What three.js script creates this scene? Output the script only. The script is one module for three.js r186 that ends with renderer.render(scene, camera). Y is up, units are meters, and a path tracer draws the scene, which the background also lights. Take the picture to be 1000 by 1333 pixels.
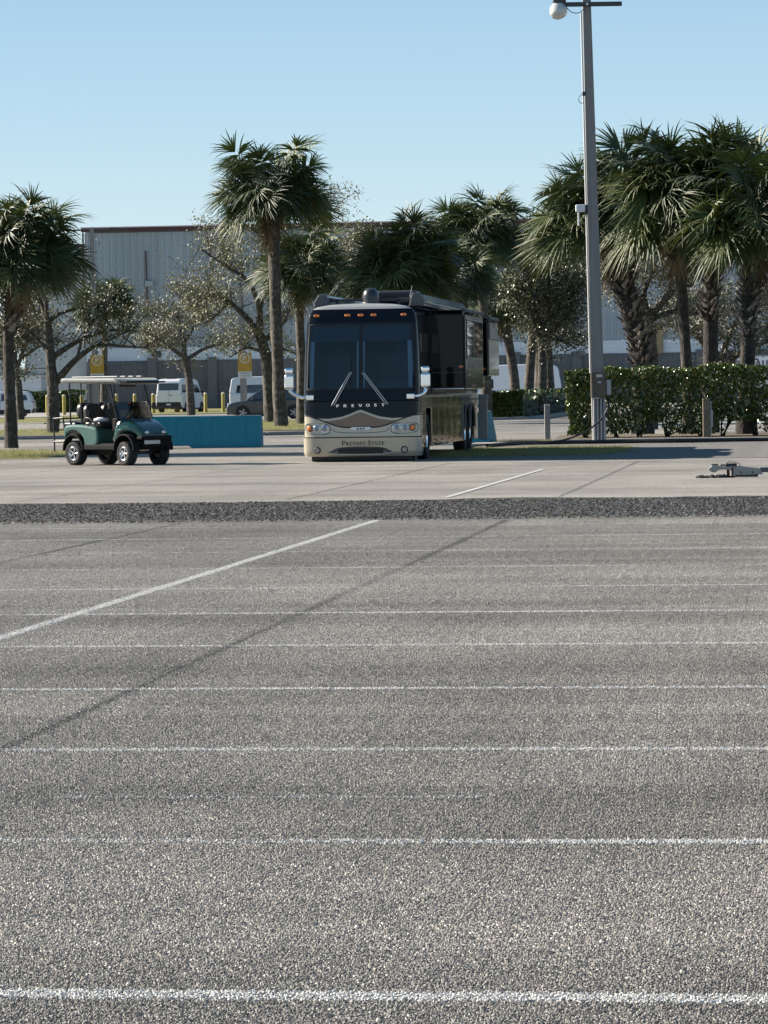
import * as THREE from 'three';
import { mergeGeometries, mergeVertices, toCreasedNormals } from 'three/addons/utils/BufferGeometryUtils.js';
import { RoundedBoxGeometry } from 'three/addons/geometries/RoundedBoxGeometry.js';
import { TextGeometry } from 'three/addons/geometries/TextGeometry.js';
import { FontLoader } from 'three/addons/loaders/FontLoader.js';

// ---------------------------------------------------------------- camera, sky, sun, exposure
const scene = new THREE.Scene();
const TURN = THREE.MathUtils.degToRad(6.93);            // the lot's long axis runs along -z, the camera looks a little left of it
const camera = new THREE.PerspectiveCamera(17.06, 0.75, 0.5, 3000);
camera.position.set(0, 1.62, 0);
camera.rotation.order = 'YXZ';
camera.rotation.set(-Math.atan(161.5 / 4444), TURN, -0.0145);

const SUN_AZIMUTH = THREE.MathUtils.degToRad(20);        // how far behind the scene's left the sun stands
const SUN_HEIGHT = THREE.MathUtils.degToRad(29);
const sunDir = new THREE.Vector3(-Math.cos(SUN_AZIMUTH) * Math.cos(SUN_HEIGHT), Math.sin(SUN_HEIGHT), -Math.sin(SUN_AZIMUTH) * Math.cos(SUN_HEIGHT))
  .applyAxisAngle(new THREE.Vector3(0, 1, 0), TURN);

{ // clear winter sky: pale at the horizon, blue above, a little brighter on the sun's side
  const w = 1024, h = 512, data = new Float32Array(w * h * 4), d = new THREE.Vector3();
  const stops = [[-90, .15, .145, .14], [-1, .255, .28, .29], [0, .31, .36, .37], [2.2, .283, .352, .373], [4.2, .220, .313, .370], [6.6, .168, .266, .352], [14, .1, .185, .285], [35, .044, .098, .18], [90, .025, .06, .12]];
  for (let j = 0; j < h; j++) for (let i = 0; i < w; i++) {
    const el = ((j + .5) / h - .5) * 180, az = ((i + .5) / w - .5) * Math.PI * 2, c = Math.cos(el * Math.PI / 180);
    d.set(Math.cos(az) * c, Math.sin(el * Math.PI / 180), Math.sin(az) * c);
    let k = 1; while (k < stops.length - 1 && el > stops[k][0]) k++;
    const a = stops[k - 1], b = stops[k], t = Math.min(1, Math.max(0, (el - a[0]) / (b[0] - a[0])));
    const near = Math.max(0, d.dot(sunDir)), glow = 1 + .25 * Math.pow(near, 3) + .9 * Math.pow(near, 24);
    for (let q = 0; q < 3; q++) data[(j * w + i) * 4 + q] = (a[q + 1] + (b[q + 1] - a[q + 1]) * t) * glow;
    data[(j * w + i) * 4 + 3] = 1;
  }
  const sky = new THREE.DataTexture(data, w, h, THREE.RGBAFormat, THREE.FloatType);
  sky.mapping = THREE.EquirectangularReflectionMapping; sky.magFilter = THREE.LinearFilter; sky.minFilter = THREE.LinearFilter; sky.needsUpdate = true;
  scene.background = sky; scene.environment = sky;
}
const sun = new THREE.DirectionalLight(new THREE.Color().setRGB(1, .9, .77), 5);
sun.position.copy(sunDir).multiplyScalar(300).add(new THREE.Vector3(-10, 0, -90));
sun.target.position.set(-10, 0, -90);
sun.castShadow = true; sun.shadow.mapSize.set(4096, 4096); sun.shadow.radius = 1;
Object.assign(sun.shadow.camera, { left: -160, right: 160, top: 160, bottom: -160, near: 1, far: 800 });
scene.add(sun, sun.target);
const renderer = new THREE.WebGLRenderer({ antialias: true });
renderer.toneMapping = THREE.LinearToneMapping;
renderer.toneMappingExposure = 2.35;
renderer.shadowMap.enabled = true;

// ---------------------------------------------------------------- helpers
function random(seed) { let a = seed >>> 0; return () => { a = (a + 0x6D2B79F5) | 0; let t = Math.imul(a ^ (a >>> 15), 1 | a); t = (t + Math.imul(t ^ (t >>> 7), 61 | t)) ^ t; return ((t ^ (t >>> 14)) >>> 0) / 4294967296; }; }
const V = (x, y, z) => new THREE.Vector3(x, y, z);
const clamp = (x, a = 0, b = 1) => Math.min(b, Math.max(a, x));
const smooth = (x, a = 0, b = 1) => { const t = clamp((x - a) / (b - a)); return t * t * (3 - 2 * t); };
function lattice(seed, n) { const r = random(seed), t = new Float32Array(n * n); for (let i = 0; i < t.length; i++) t[i] = r(); return t; }
function tileNoise(seed, n) {                                // value noise that repeats every n units
  const t = lattice(seed, n);
  return (x, y) => { const xi = Math.floor(x), yi = Math.floor(y), fx = x - xi, fy = y - yi, u = fx * fx * (3 - 2 * fx), v = fy * fy * (3 - 2 * fy);
    const a = ((xi % n) + n) % n, b = (a + 1) % n, c = (((yi % n) + n) % n) * n, e = (((yi + 1) % n + n) % n) * n;
    return (t[c + a] * (1 - u) + t[c + b] * u) * (1 - v) + (t[e + a] * (1 - u) + t[e + b] * u) * v; };
}
function dataTexture(w, h, fn, srgb) {                       // fn writes [r, g, b, a] in 0..1
  const d = new Uint8Array(w * h * 4), o = [0, 0, 0, 1];
  for (let j = 0; j < h; j++) for (let i = 0; i < w; i++) { o[3] = 1; fn(i, j, o); for (let k = 0; k < 4; k++) d[(j * w + i) * 4 + k] = clamp(o[k]) * 255 + .5; }
  const t = new THREE.DataTexture(d, w, h); t.wrapS = t.wrapT = THREE.RepeatWrapping; t.magFilter = THREE.LinearFilter; t.minFilter = THREE.LinearFilter;
  if (srgb) t.colorSpace = THREE.SRGBColorSpace; t.needsUpdate = true; return t;
}
const taken = {};
const numbered = (name) => { const n = taken[name] = (taken[name] ?? -1) + 1; return n ? name + '_' + String(n).padStart(3, '0') : name; };
function put(name, geometry, material, parent = scene) {
  const m = new THREE.Mesh(geometry, material); m.castShadow = m.receiveShadow = true;
  m.name = parent === scene ? numbered(name) : name; parent.add(m); return m;
}
function thing(name, label, category, pos = [0, 0, 0], turn = 0, group) {
  const o = new THREE.Group(); o.name = numbered(name); o.position.set(...pos); o.rotation.y = turn;
  o.userData = { label, category }; if (group) o.userData.group = group; scene.add(o); return o;
}
function tag(o, label, category, group) { o.userData.label = label; o.userData.category = category; if (group) o.userData.group = group; return o; }
function setting(name, geometry, material) { const m = put(name, geometry, material); m.userData.kind = 'structure'; return m; }
function copy(root, pos, turn, label) { const r = root.clone(); r.name = numbered(root.name.replace(/_\d+$/, '')); r.userData = { ...root.userData }; if (label) r.userData.label = label; r.position.set(...pos); r.rotation.y = turn; scene.add(r); return r; }
function paint(r, g, b, roughness = .7, more = {}) { const m = new THREE.MeshPhysicalMaterial({ roughness, side: THREE.DoubleSide, ...more }); m.color.setRGB(r, g, b); return m; }
function plain(g) { g = g.index ? g.toNonIndexed() : g; for (const k of Object.keys(g.attributes)) if (!['position', 'normal', 'uv'].includes(k)) g.deleteAttribute(k); if (!g.attributes.uv) g.setAttribute('uv', new THREE.BufferAttribute(new Float32Array(g.attributes.position.count * 2), 2)); return g; }
const join = (list) => mergeGeometries(list.map(plain));
const box = (w, h, d, x = 0, y = 0, z = 0) => new THREE.BoxGeometry(w, h, d).translate(x, y, z);
const soft = (w, h, d, x = 0, y = 0, z = 0, r = .02, n = 2) => new RoundedBoxGeometry(w, h, d, n, Math.min(r, w / 2.01, h / 2.01, d / 2.01)).translate(x, y, z);
const rod = (a, b, r, r2 = r, n = 8) => { const d = b.clone().sub(a), g = new THREE.CylinderGeometry(r2, r, d.length(), n, 1); g.applyQuaternion(new THREE.Quaternion().setFromUnitVectors(V(0, 1, 0), d.normalize())); return g.translate((a.x + b.x) / 2, (a.y + b.y) / 2, (a.z + b.z) / 2); };
const tube = (pts, r, n = 24, m = 6) => new THREE.TubeGeometry(new THREE.CatmullRomCurve3(pts.map((p) => V(...p))), n, r, m);
function extrude(pts, depth, bevel = 0, steps = 2) {         // outline in x, y; centred across z
  const s = pts instanceof THREE.Shape ? pts : new THREE.Shape(pts.map(([x, y]) => new THREE.Vector2(x, y)));
  const g = new THREE.ExtrudeGeometry(s, { depth: depth - 2 * bevel, bevelEnabled: bevel > 0, bevelThickness: bevel, bevelSize: bevel, bevelOffset: -bevel, bevelSegments: steps, curveSegments: 14 });
  return g.translate(0, 0, -(depth - 2 * bevel) / 2);
}
function curvy(pts, n = 60, closed = true) { return new THREE.CatmullRomCurve3(pts.map(([x, y]) => V(x, y, 0)), closed, 'centripetal').getPoints(n).map((p) => [p.x, p.y]); }
function sheet(points, y, uvScale = 1) {                     // flat polygon in x, z with uv in metres
  const s = new THREE.Shape(points.map(([x, z]) => new THREE.Vector2(x, -z))), g = new THREE.ShapeGeometry(s).rotateX(-Math.PI / 2).translate(0, y, 0);
  const p = g.attributes.position, uv = g.attributes.uv; for (let i = 0; i < p.count; i++) uv.setXY(i, p.getX(i) * uvScale, -p.getZ(i) * uvScale); return g;
}
function slab(points, y0, y1) {                              // the same with thickness
  const s = new THREE.Shape(points.map(([x, z]) => new THREE.Vector2(x, -z)));
  return new THREE.ExtrudeGeometry(s, { depth: y1 - y0, bevelEnabled: false }).rotateX(-Math.PI / 2).translate(0, y0, 0);
}
const fontBold = await new FontLoader().loadAsync('fonts/droid/droid_sans_bold.typeface.json');
const fontSerif = await new FontLoader().loadAsync('fonts/droid/droid_serif_bold.typeface.json');
const letters = (text, font, size, depth) => { const g = new TextGeometry(text, { font, size, depth, curveSegments: 4, bevelEnabled: false }); g.computeBoundingBox(); const b = g.boundingBox; return g.translate(-(b.min.x + b.max.x) / 2, 0, 0); };

// ---------------------------------------------------------------- shared materials
const n8 = tileNoise(3, 8), n16 = tileNoise(4, 16), n32 = tileNoise(5, 32), n64 = tileNoise(6, 64), n128 = tileNoise(7, 128), n256 = tileNoise(8, 256);
const wear = dataTexture(512, 512, (i, j, o) => { const x = i / 512, y = j / 512; const v = .72 + .16 * n8(x * 8, y * 8) + .12 * n32(x * 32, y * 32) + .14 * (n128(x * 128, y * 128) - .3); o[0] = o[1] = o[2] = v; });
const grit = dataTexture(512, 512, (i, j, o) => { const x = i / 512, y = j / 512; const v = .35 * n64(x * 64, y * 64) + .65 * n256(x * 256, y * 256); o[0] = o[1] = o[2] = v; });
const bark = dataTexture(256, 512, (i, j, o) => { const x = i / 256, y = j / 512; const v = .2 + .4 * n32(x * 32, y * 8) + .3 * n64(x * 32, y * 64) + .3 * (n128(x * 64, y * 128) - .4) + .5 * smooth(n16(x * 16, y * 16), .5, .8); o[0] = v; o[1] = v * .97; o[2] = v * .92; });
const BLACK = paint(.012, .012, .014, .5), RUBBER = paint(.016, .016, .017, .85, { bumpMap: grit, bumpScale: .004 });
const CHROME = paint(.82, .83, .85, .09, { metalness: 1 }), STEEL = paint(.42, .43, .44, .38, { metalness: .9, roughnessMap: wear });
const GLASS_DARK = paint(.012, .014, .018, .04, { clearcoat: 1, clearcoatRoughness: .02 });
const CONCRETE = paint(.33, .32, .30, .9, { map: wear, bumpMap: grit, bumpScale: .004 });
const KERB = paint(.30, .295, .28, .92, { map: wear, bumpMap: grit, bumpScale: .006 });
const GALVANISED = paint(.38, .39, .41, .5, { metalness: .6, map: wear });
const AMBER = paint(.75, .2, .03, .25, { clearcoat: 1 }), RED_LENS = paint(.42, .012, .012, .2, { clearcoat: 1 }), CLEAR_LENS = paint(.75, .77, .8, .06, { metalness: .6, clearcoat: 1 });
const WHITE_PAINT = paint(.72, .73, .75, .3, { clearcoat: .8, clearcoatRoughness: .08 });

// ---------------------------------------------------------------- ground
function stones(size, cells, seed) {                          // packed aggregate that repeats: nearest and second nearest stone, and which stone it is
  const r = random(seed), px = new Float32Array(cells * cells), py = new Float32Array(cells * cells), pr = new Float32Array(cells * cells);
  for (let i = 0; i < px.length; i++) { px[i] = r(); py[i] = r(); pr[i] = r(); }
  const F = new Float32Array(size * size), E = new Float32Array(size * size), T = new Float32Array(size * size);
  for (let j = 0; j < size; j++) for (let i = 0; i < size; i++) {
    const x = i / size * cells, y = j / size * cells, cx = Math.floor(x), cy = Math.floor(y); let a = 9, b = 9, t = 0;
    for (let v = cy - 1; v <= cy + 1; v++) { const w = ((v + cells) % cells) * cells; for (let u = cx - 1; u <= cx + 1; u++) { const k = w + (u + cells) % cells, dx = u + px[k] - x, dy = v + py[k] - y, d = dx * dx + dy * dy; if (d < a) { b = a; a = d; t = pr[k]; } else if (d < b) b = d; } }
    const q = j * size + i; F[q] = Math.sqrt(a); E[q] = Math.sqrt(b) - Math.sqrt(a); T[q] = t;
  }
  return { F, E, T };
}
function aggregate(size, cells, seed, colour, rise) {         // a colour map and a height map of the same stones
  const s = stones(size, cells, seed);
  const map = dataTexture(size, size, (i, j, o) => { const q = j * size + i; colour(s.T[q], s.E[q], i / size, j / size, o); }, true);
  const bump = dataTexture(size, size, (i, j, o) => { const q = j * size + i; const v = rise(s.T[q], s.E[q], s.F[q], i / size, j / size); o[0] = o[1] = o[2] = v; });
  return { map, bump };
}
const inSrgb = (v) => v <= .0031308 ? v * 12.92 : 1.055 * Math.pow(v, 1 / 2.4) - .055;
const lot = aggregate(2048, 430, 11, (t, e, x, y, o) => {     // weathered asphalt: pale and dark stones in grey binder
  const binder = 1 - smooth(e, .03, .22), fine = n256(x * 256, y * 256);
  let v = .18 + .21 * t * t + (t > .93 ? .16 : 0); v = v * (1 - binder * .6) + .10 * binder * .6; v *= .8 + .4 * fine;
  const warm = ((t * 37) % 1); o[0] = inSrgb(v * (1.03 + .05 * warm)); o[1] = inSrgb(v); o[2] = inSrgb(v * (.95 - .06 * warm));
}, (t, e, f) => smooth(e, 0, .5) * (.55 + .45 * ((t * 53) % 1)));
for (const t of [lot.map, lot.bump]) t.repeat.set(1 / 5, 1 / 5);
const lotMaterial = paint(1, 1, 1, .72, { map: lot.map, bumpMap: lot.bump, bumpScale: .009, vertexColors: true });
const groundTone = (x, z) => 1 + .28 * (n64(x * .12 + 7, z * 1.1) - .5) + .34 * (n64(x * .07, z * 2.3 + 11) - .5) + .34 * (n64(x * .45, z * .3) - .5) + .3 * (n64(x * 1.3 + 20, z * .8) - .5) + .30 * (n32(x * .05 + 3, z * .45) - .5) + .2 * (n16(x * .03, z * .05) - .5);   // streaks and blotches of the worn surface
{ // one sheet to the horizon, finer where it is near, with the tone of the worn surface in its vertices
  const xs = [], zs = []; for (let x = -30; x <= 14; x += .3) xs.push(x); for (let z = 4; z >= -122; z -= .3) zs.push(z);
  for (const x of [-60, -120, -300, -1400]) xs.unshift(x); for (const x of [30, 80, 300, 1400]) xs.push(x);
  for (const z of [30, 100, 400]) zs.unshift(z); for (const z of [-140, -180, -240, -320, -500, -1500]) zs.push(z);
  const nx = xs.length, nz = zs.length, pos = new Float32Array(nx * nz * 3), uv = new Float32Array(nx * nz * 2), col = new Float32Array(nx * nz * 3), idx = [];
  for (let j = 0; j < nz; j++) for (let i = 0; i < nx; i++) {
    const k = j * nx + i, x = xs[i], z = zs[j]; pos.set([x, 0, z], k * 3); uv.set([x, -z], k * 2);
    const v = groundTone(x, z), w = .02 * (n32(x * .1, z * .3) - .5);
    col.set([v * (1.02 + w), v, v * (.95 - w)], k * 3);
    if (i && j) { const a = k - nx - 1, b = k - nx, c = k - 1; idx.push(a, b, c, b, k, c); }
  }
  const g = new THREE.BufferGeometry(); g.setAttribute('position', new THREE.BufferAttribute(pos, 3)); g.setAttribute('uv', new THREE.BufferAttribute(uv, 2)); g.setAttribute('color', new THREE.BufferAttribute(col, 3)); g.setIndex(idx); g.computeVertexNormals();
  if (g.attributes.normal.getY(0) < 0) { for (let q = 0; q < idx.length; q += 3) [idx[q], idx[q + 1]] = [idx[q + 1], idx[q]]; g.setIndex(idx); g.computeVertexNormals(); }
  setting('parking_lot_ground', g, lotMaterial);
}
{ // newer dark patch across the lot, ragged edges
  const r = random(5), far = [], near = []; for (let x = -60; x <= 30; x += .35) { far.push([x, -48.6 - .8 * n64(x * .5, 3) - .4 * r() - .02 * x]); near.push([x, -41.2 - .7 * n64(x * .4, 9) + .35 * r() - .012 * x]); }
  const dark = aggregate(1024, 150, 21, (t, e, x, y, o) => { let v = .018 + .02 * t + (t > .95 ? .2 : 0); v *= .6 + .8 * n256(x * 256, y * 256); o[0] = inSrgb(v * 1.02); o[1] = inSrgb(v); o[2] = inSrgb(v * .98); }, (t, e) => smooth(e, 0, .55) * (.3 + .7 * t));
  for (const t of [dark.map, dark.bump]) t.repeat.set(1 / 4.2, 1 / 4.2);
  setting('asphalt_patch_strip', sheet([...near, ...far.reverse()], .004), paint(1, 1, 1, .9, { map: dark.map, bumpMap: dark.bump, bumpScale: .014 }));
  const chip = new THREE.DodecahedronGeometry(.011, 0), chips = new THREE.InstancedMesh(chip, paint(.55, .54, .52, .85), 26000), m = new THREE.Matrix4(), q = new THREE.Quaternion(), c = new THREE.Color();
  for (let i = 0; i < 26000; i++) { const x = -20 + 28 * r(), z = -41.4 - .012 * x - (7.2 - .01 * x) * r(), s = .5 + 1.1 * r(); q.setFromEuler(new THREE.Euler(r() * 6, r() * 6, r() * 6)); m.compose(V(x, .006, z), q, V(s, s * .7, s)); chips.setMatrixAt(i, m); const v = r() > .93 ? .3 + .3 * r() : .025 + .05 * r(); chips.setColorAt(i, c.setRGB(v, v, v * .97)); }
  chips.name = 'loose_stone_chips'; chips.castShadow = chips.receiveShadow = true; chips.userData = { kind: 'stuff', label: 'loose dark stone chips scattered over the dark patch strip', category: 'stone chips' }; scene.add(chips);
}
// painted lines, worn through to the stones
function wornPaint(seed, strength) {
  const a = tileNoise(seed, 256), b = tileNoise(seed + 1, 32), c = tileNoise(seed + 2, 512);
  return dataTexture(2048, 64, (i, j, o) => { const x = i / 2048, y = j / 64, edge = smooth(y, 0, .28) * smooth(1 - y, 0, .28); const v = edge * (.35 + .65 * edge) * (strength + .75 * (b(x * 32, y * 2) - .42)) + .85 * (c(x * 512, y * 16) - .5) + .5 * (a(x * 256, y * 8) - .5); const k = smooth(v, .22, .62) * smooth(edge, 0, .2); o[0] = o[1] = o[2] = k; });
}
const wornFull = wornPaint(50, .85);
const lineMaterial = (map, v = .62) => paint(v, v, v * .98, .8, { alphaMap: map, transparent: true });
const fullLine = lineMaterial(wornFull, .42);
function stripe(x0, z0, x1, z1, width, y, material, offset) {
  const a = V(x0, 0, z0), b = V(x1, 0, z1), d = b.clone().sub(a), len = d.length(), n = V(-d.z, 0, d.x).normalize().multiplyScalar(width / 2), steps = Math.max(2, Math.ceil(len / 1.5)), g = new THREE.BufferGeometry(), pos = [], uv = [], idx = [];
  for (let i = 0; i <= steps; i++) { const p = a.clone().addScaledVector(d, i / steps), wob = .012 * (n64(i * .7 + offset, x0) - .5); pos.push(p.x - n.x, y, p.z - n.z + wob, p.x + n.x, y, p.z + n.z + wob); const u = (offset + len * i / steps) / 8; uv.push(u, 0, u, 1); if (i) { const k = i * 2; idx.push(k - 2, k - 1, k, k - 1, k + 1, k); } }
  g.setAttribute('position', new THREE.Float32BufferAttribute(pos, 3)); g.setAttribute('uv', new THREE.Float32BufferAttribute(uv, 2)); g.setIndex(idx); g.computeVertexNormals();
  if (g.attributes.normal.getY(0) < 0) { for (let q = 0; q < idx.length; q += 3) [idx[q], idx[q + 1]] = [idx[q + 1], idx[q]]; g.setIndex(idx); g.computeVertexNormals(); }
  return setting('parking_line', g, material);
}
stripe(-5.12, -49.6, -4.9, -66, .14, .008, fullLine, 3);
// old tar seams between paving lanes
const seamMap = (() => { const a = tileNoise(71, 64), b = tileNoise(72, 512); return dataTexture(1024, 64, (i, j, o) => { const x = i / 1024, y = j / 64 - .5 + .22 * (a(x * 64, 1) - .5), w = .1 + .3 * a(x * 64, 20); const k = smooth(1 - Math.abs(y) / w, 0, .8) * smooth(b(x * 512, j / 3), .2, .6); o[0] = o[1] = o[2] = k * .7; }); })();
const seamMaterial = paint(.06, .057, .053, .9, { alphaMap: seamMap, transparent: true });
for (const [x, z0, z1, w] of [[-3.45, -49.5, -72, .16], [-7.45, -49.5, -72, .16], [-11.5, -49.3, -73, .12], [-15.5, -40, -80, .12], [.6, -48, -70, .1]]) stripe(x, z0, x + .12, z1, w, .008, seamMaterial, x).name = numbered('tar_seam');
// the near asphalt: real stones standing out of the binder, laid as small squares
const STONES = paint(1, 1, 1, .62, { vertexColors: true });
function stoneBed(seed, w, d, pitch, tone, keep, rise = 0) {
  const r = random(seed), nx = Math.round(w / pitch), nz = Math.round(d / pitch), pos = [], col = [], oct = [[1, 0, 0], [0, 1, 0], [-1, 0, 0], [0, 0, 1], [0, 0, -1]], faces = [[0, 1, 4], [4, 1, 2], [2, 1, 3], [3, 1, 0]], e = new THREE.Euler(), v = [V(), V(), V(), V(), V(), V(), V(), V(), V()];
  for (let j = 0; j < nz; j++) for (let i = 0; i < nx; i++) {
    const x = (i + .5 + (r() - .5) * .9) * pitch - w / 2, z = (j + .5 + (r() - .5) * .9) * pitch - d / 2; if (!keep(x, z, r)) continue;
    const s = pitch * (.42 + .4 * r() * r()), a = r() * 6.28, h = pitch * (.22 + .38 * r()) + rise, c = tone(r), k = []; 
    for (let q = 0; q < 4; q++) { const b = a + q * 1.571 + (r() - .5) * .7, m = s * (.8 + .4 * r()); v[q].set(x + Math.cos(b) * m * 1.15, -.0015, z + Math.sin(b) * m * 1.15); v[q + 4].set(x + Math.cos(b) * m * .62 + (r() - .5) * s * .3, h * (.75 + .5 * r()), z + Math.sin(b) * m * .62); }
    for (let q = 0; q < 4; q++) { const n = (q + 1) % 4; k.push(v[q], v[q + 4], v[n], v[n], v[q + 4], v[n + 4]); } k.push(v[4], v[6], v[5], v[4], v[7], v[6]);
    for (const p of k) { pos.push(p.x, p.y, p.z); col.push(c[0], c[1], c[2]); }
  }
  const g = new THREE.BufferGeometry(); g.setAttribute('position', new THREE.Float32BufferAttribute(pos, 3)); g.setAttribute('color', new THREE.Float32BufferAttribute(col, 3)); g.computeVertexNormals(); return g;
}
const greyStone = (r) => { const t = r(), u = r(), v = .165 + .185 * t * t + (t > .94 ? .16 : 0) - (u < .16 ? .07 : 0); return [v * (1.045 + .05 * u), v, v * (.93 - .06 * u)]; };
const whiteStone = (r) => { const v = .5 + .16 * r(); return [v, v, v * .97]; }, tarStone = (r) => { const v = .035 + .07 * r(); return [v * 1.03, v, v * .96]; };
{ const T = .25, beds = [1, 2, 3, 4].map((k) => stoneBed(200 + k, T, T, .009, greyStone, () => true)), spots = [[], [], [], []], r = random(99);
  for (let z = -6.6; z > -41.9; z -= T) for (let x = -12; x < 3.2; x += T) { const d = -z; if (x < -.24 * d - 1.3 || x > -.005 * d + 1.4) continue; spots[Math.floor(r() * 4)].push([x, z, Math.floor(r() * 4)]); }
  spots.forEach((list, k) => { const o = new THREE.InstancedMesh(beds[k], STONES, list.length), m = new THREE.Matrix4(), c = new THREE.Color(), q = new THREE.Quaternion(); list.forEach(([x, z, t], i) => { m.compose(V(x, .001, z), q.setFromAxisAngle(V(0, 1, 0), t * Math.PI / 2), V(1, 1, 1)); o.setMatrixAt(i, m); const v = groundTone(x, z); o.setColorAt(i, c.setRGB(v, v, v)); }); o.name = numbered('asphalt_aggregate'); o.castShadow = o.receiveShadow = true; o.userData = { kind: 'stuff', label: 'weathered grey stone aggregate of the near asphalt', category: 'aggregate' }; scene.add(o); }); }
const paintBeds = [.95, .75, .5, .3, .14].map((p, k) => stoneBed(300 + k, .4, .17, .009, whiteStone, (x, z, r) => r() < p * .9 * smooth(.085 - Math.abs(z), 0, .05), .0012)), tarBeds = [.7, .4, .2].map((p, k) => stoneBed(320 + k, .4, .5, .0095, tarStone, (x, z, r) => r() < p * Math.exp(-Math.pow((z + .05 * (n64(x * 9, k) - .5)) / .1, 2)), .0008));
function stoneLine(name, x0, z0, x1, z1, beds, pick, seed, widen = 1) {   // paint or tar that clings to the stones, stronger and weaker along its run
  const L = new THREE.Group(); L.name = numbered(name); L.userData.kind = 'structure'; scene.add(L); const len = Math.hypot(x1 - x0, z1 - z0), n = Math.floor(len / .4), turn = -Math.atan2(z1 - z0, x1 - x0), lists = beds.map(() => []), r = random(seed);
  for (let i = 0; i < n; i++) { const t = (i + .5) / n, x = x0 + (x1 - x0) * t, z = z0 + (z1 - z0) * t, b = Math.round(pick(i, r)); if (b < beds.length) lists[Math.max(0, b)].push([x, z + .012 * (r() - .5), r() < .5]); }
  lists.forEach((list, k) => { if (!list.length) return; const o = new THREE.InstancedMesh(beds[k], STONES, list.length), m = new THREE.Matrix4(), q = new THREE.Quaternion(); list.forEach(([x, z, f], i) => { m.compose(V(x, .0016, z), q.setFromAxisAngle(V(0, 1, 0), turn + (f ? Math.PI : 0)), V(len / n / .4, 1, widen)); o.setMatrixAt(i, m); }); o.name = name === 'tar_seam' ? 'tar_on_stones' : 'paint_on_stones'; o.castShadow = o.receiveShadow = true; o.userData.kind = 'stuff'; L.add(o); });
}
for (let k = 0; k < 11; k++) { const z = -8.96 - 3.08 * k, base = [.9, 1.9, 3.3, 2.7, 3.6, 3.6, 3.5, 3.6, 3.9, 4.1, 4.1][k]; stoneLine('parking_line', -.25 * -z - 1.2, z, -.004 * -z + 1.2, z, paintBeds, (i) => base + 5.5 * (n64(i * .16, k * 3 + .5) - .5) + 1.2 * (n64(i * .7, k * 5) - .5), 400 + k, k ? .85 : 1); }
stoneLine('parking_line', -3, -13.35, -1.2, -13.35, paintBeds, (i) => 3.4 + n64(i, 3), 431, .6);
stoneLine('parking_line', -5.3, -15, -5.12, -41.4, paintBeds, (i) => .6 + 1.6 * (n64(i * .3, 7) - .5), 430, .8);
stoneLine('tar_seam', -3.62, -11, -3.5, -41, tarBeds, (i) => .7 + 2.6 * (n64(i * .15, 9) - .5), 440, .36); stoneLine('tar_seam', -7.6, -27, -7.5, -41, tarBeds, (i) => 1.6 + 2 * (n64(i * .15, 19) - .5), 441, .4);

{ // dry leaf scraps blown over the lot
  const r = random(123), g = new THREE.CircleGeometry(.009, 6).scale(1, .5, 1).rotateX(-1.3), o = new THREE.InstancedMesh(g, paint(1, 1, 1, .9), 120), m = new THREE.Matrix4(), q = new THREE.Quaternion(), c = new THREE.Color(), tones = [[.03, .025, .02], [.05, .04, .03], [.2, .17, .09], [.12, .08, .05], [.35, .34, .32]];
  for (let i = 0; i < 120; i++) { const d = 9 + 60 * r(), x = -.24 * d + (.24 * d + 1) * r(), s = .5 + 1.1 * r(); q.setFromEuler(new THREE.Euler((r() - .5) * .8, r() * 6, (r() - .5) * .8)); m.compose(V(x, .012, -d), q, V(s, s, s)); o.setMatrixAt(i, m); o.setColorAt(i, c.setRGB(...tones[Math.floor(r() * 5)])); }
  o.name = 'leaf_litter'; o.castShadow = o.receiveShadow = true; o.userData = { kind: 'stuff', label: 'dry leaf scraps and bits scattered over the asphalt', category: 'leaf litter' }; scene.add(o); }
// grass, gravel, soil and kerbs round the lot
const grassMap = dataTexture(512, 512, (i, j, o) => { const x = i / 512, y = j / 512, a = n256(x * 256, y * 256), b = n16(x * 16, y * 16), k = smooth(b + .3 * (a - .5), .4, .75); const v = .6 + .8 * a; o[0] = inSrgb(v * (.14 + .14 * k)); o[1] = inSrgb(v * (.155 + .09 * k)); o[2] = inSrgb(v * (.04 + .06 * k)); }, true); grassMap.repeat.set(.25, .25);
const GRASS = paint(1, 1, 1, .95, { map: grassMap, bumpMap: grit, bumpScale: .03 });
const gravelSet = aggregate(1024, 120, 31, (t, e, x, y, o) => { let v = (.15 + .2 * t) * (.6 + .6 * n256(x * 256, y * 256)); v *= .8 + .4 * n16(x * 16, y * 16); o[0] = inSrgb(v); o[1] = inSrgb(v * .97); o[2] = inSrgb(v * .92); }, (t, e) => smooth(e, 0, .5) * (.4 + .6 * t)); for (const t of [gravelSet.map, gravelSet.bump]) t.repeat.set(1 / 3.3, 1 / 3.3);
const GRAVEL = paint(1, 1, 1, .95, { map: gravelSet.map, bumpMap: gravelSet.bump, bumpScale: .05 });
const soilMap = dataTexture(512, 512, (i, j, o) => { const x = i / 512, y = j / 512, v = .55 + .5 * n16(x * 16, y * 16) + .5 * (n256(x * 256, y * 256) - .4); o[0] = inSrgb(v * .21); o[1] = inSrgb(v * .17); o[2] = inSrgb(v * .12); }, true); soilMap.repeat.set(.3, .3);
const SOIL = paint(1, 1, 1, .97, { map: soilMap, bumpMap: grit, bumpScale: .03 });
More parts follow.
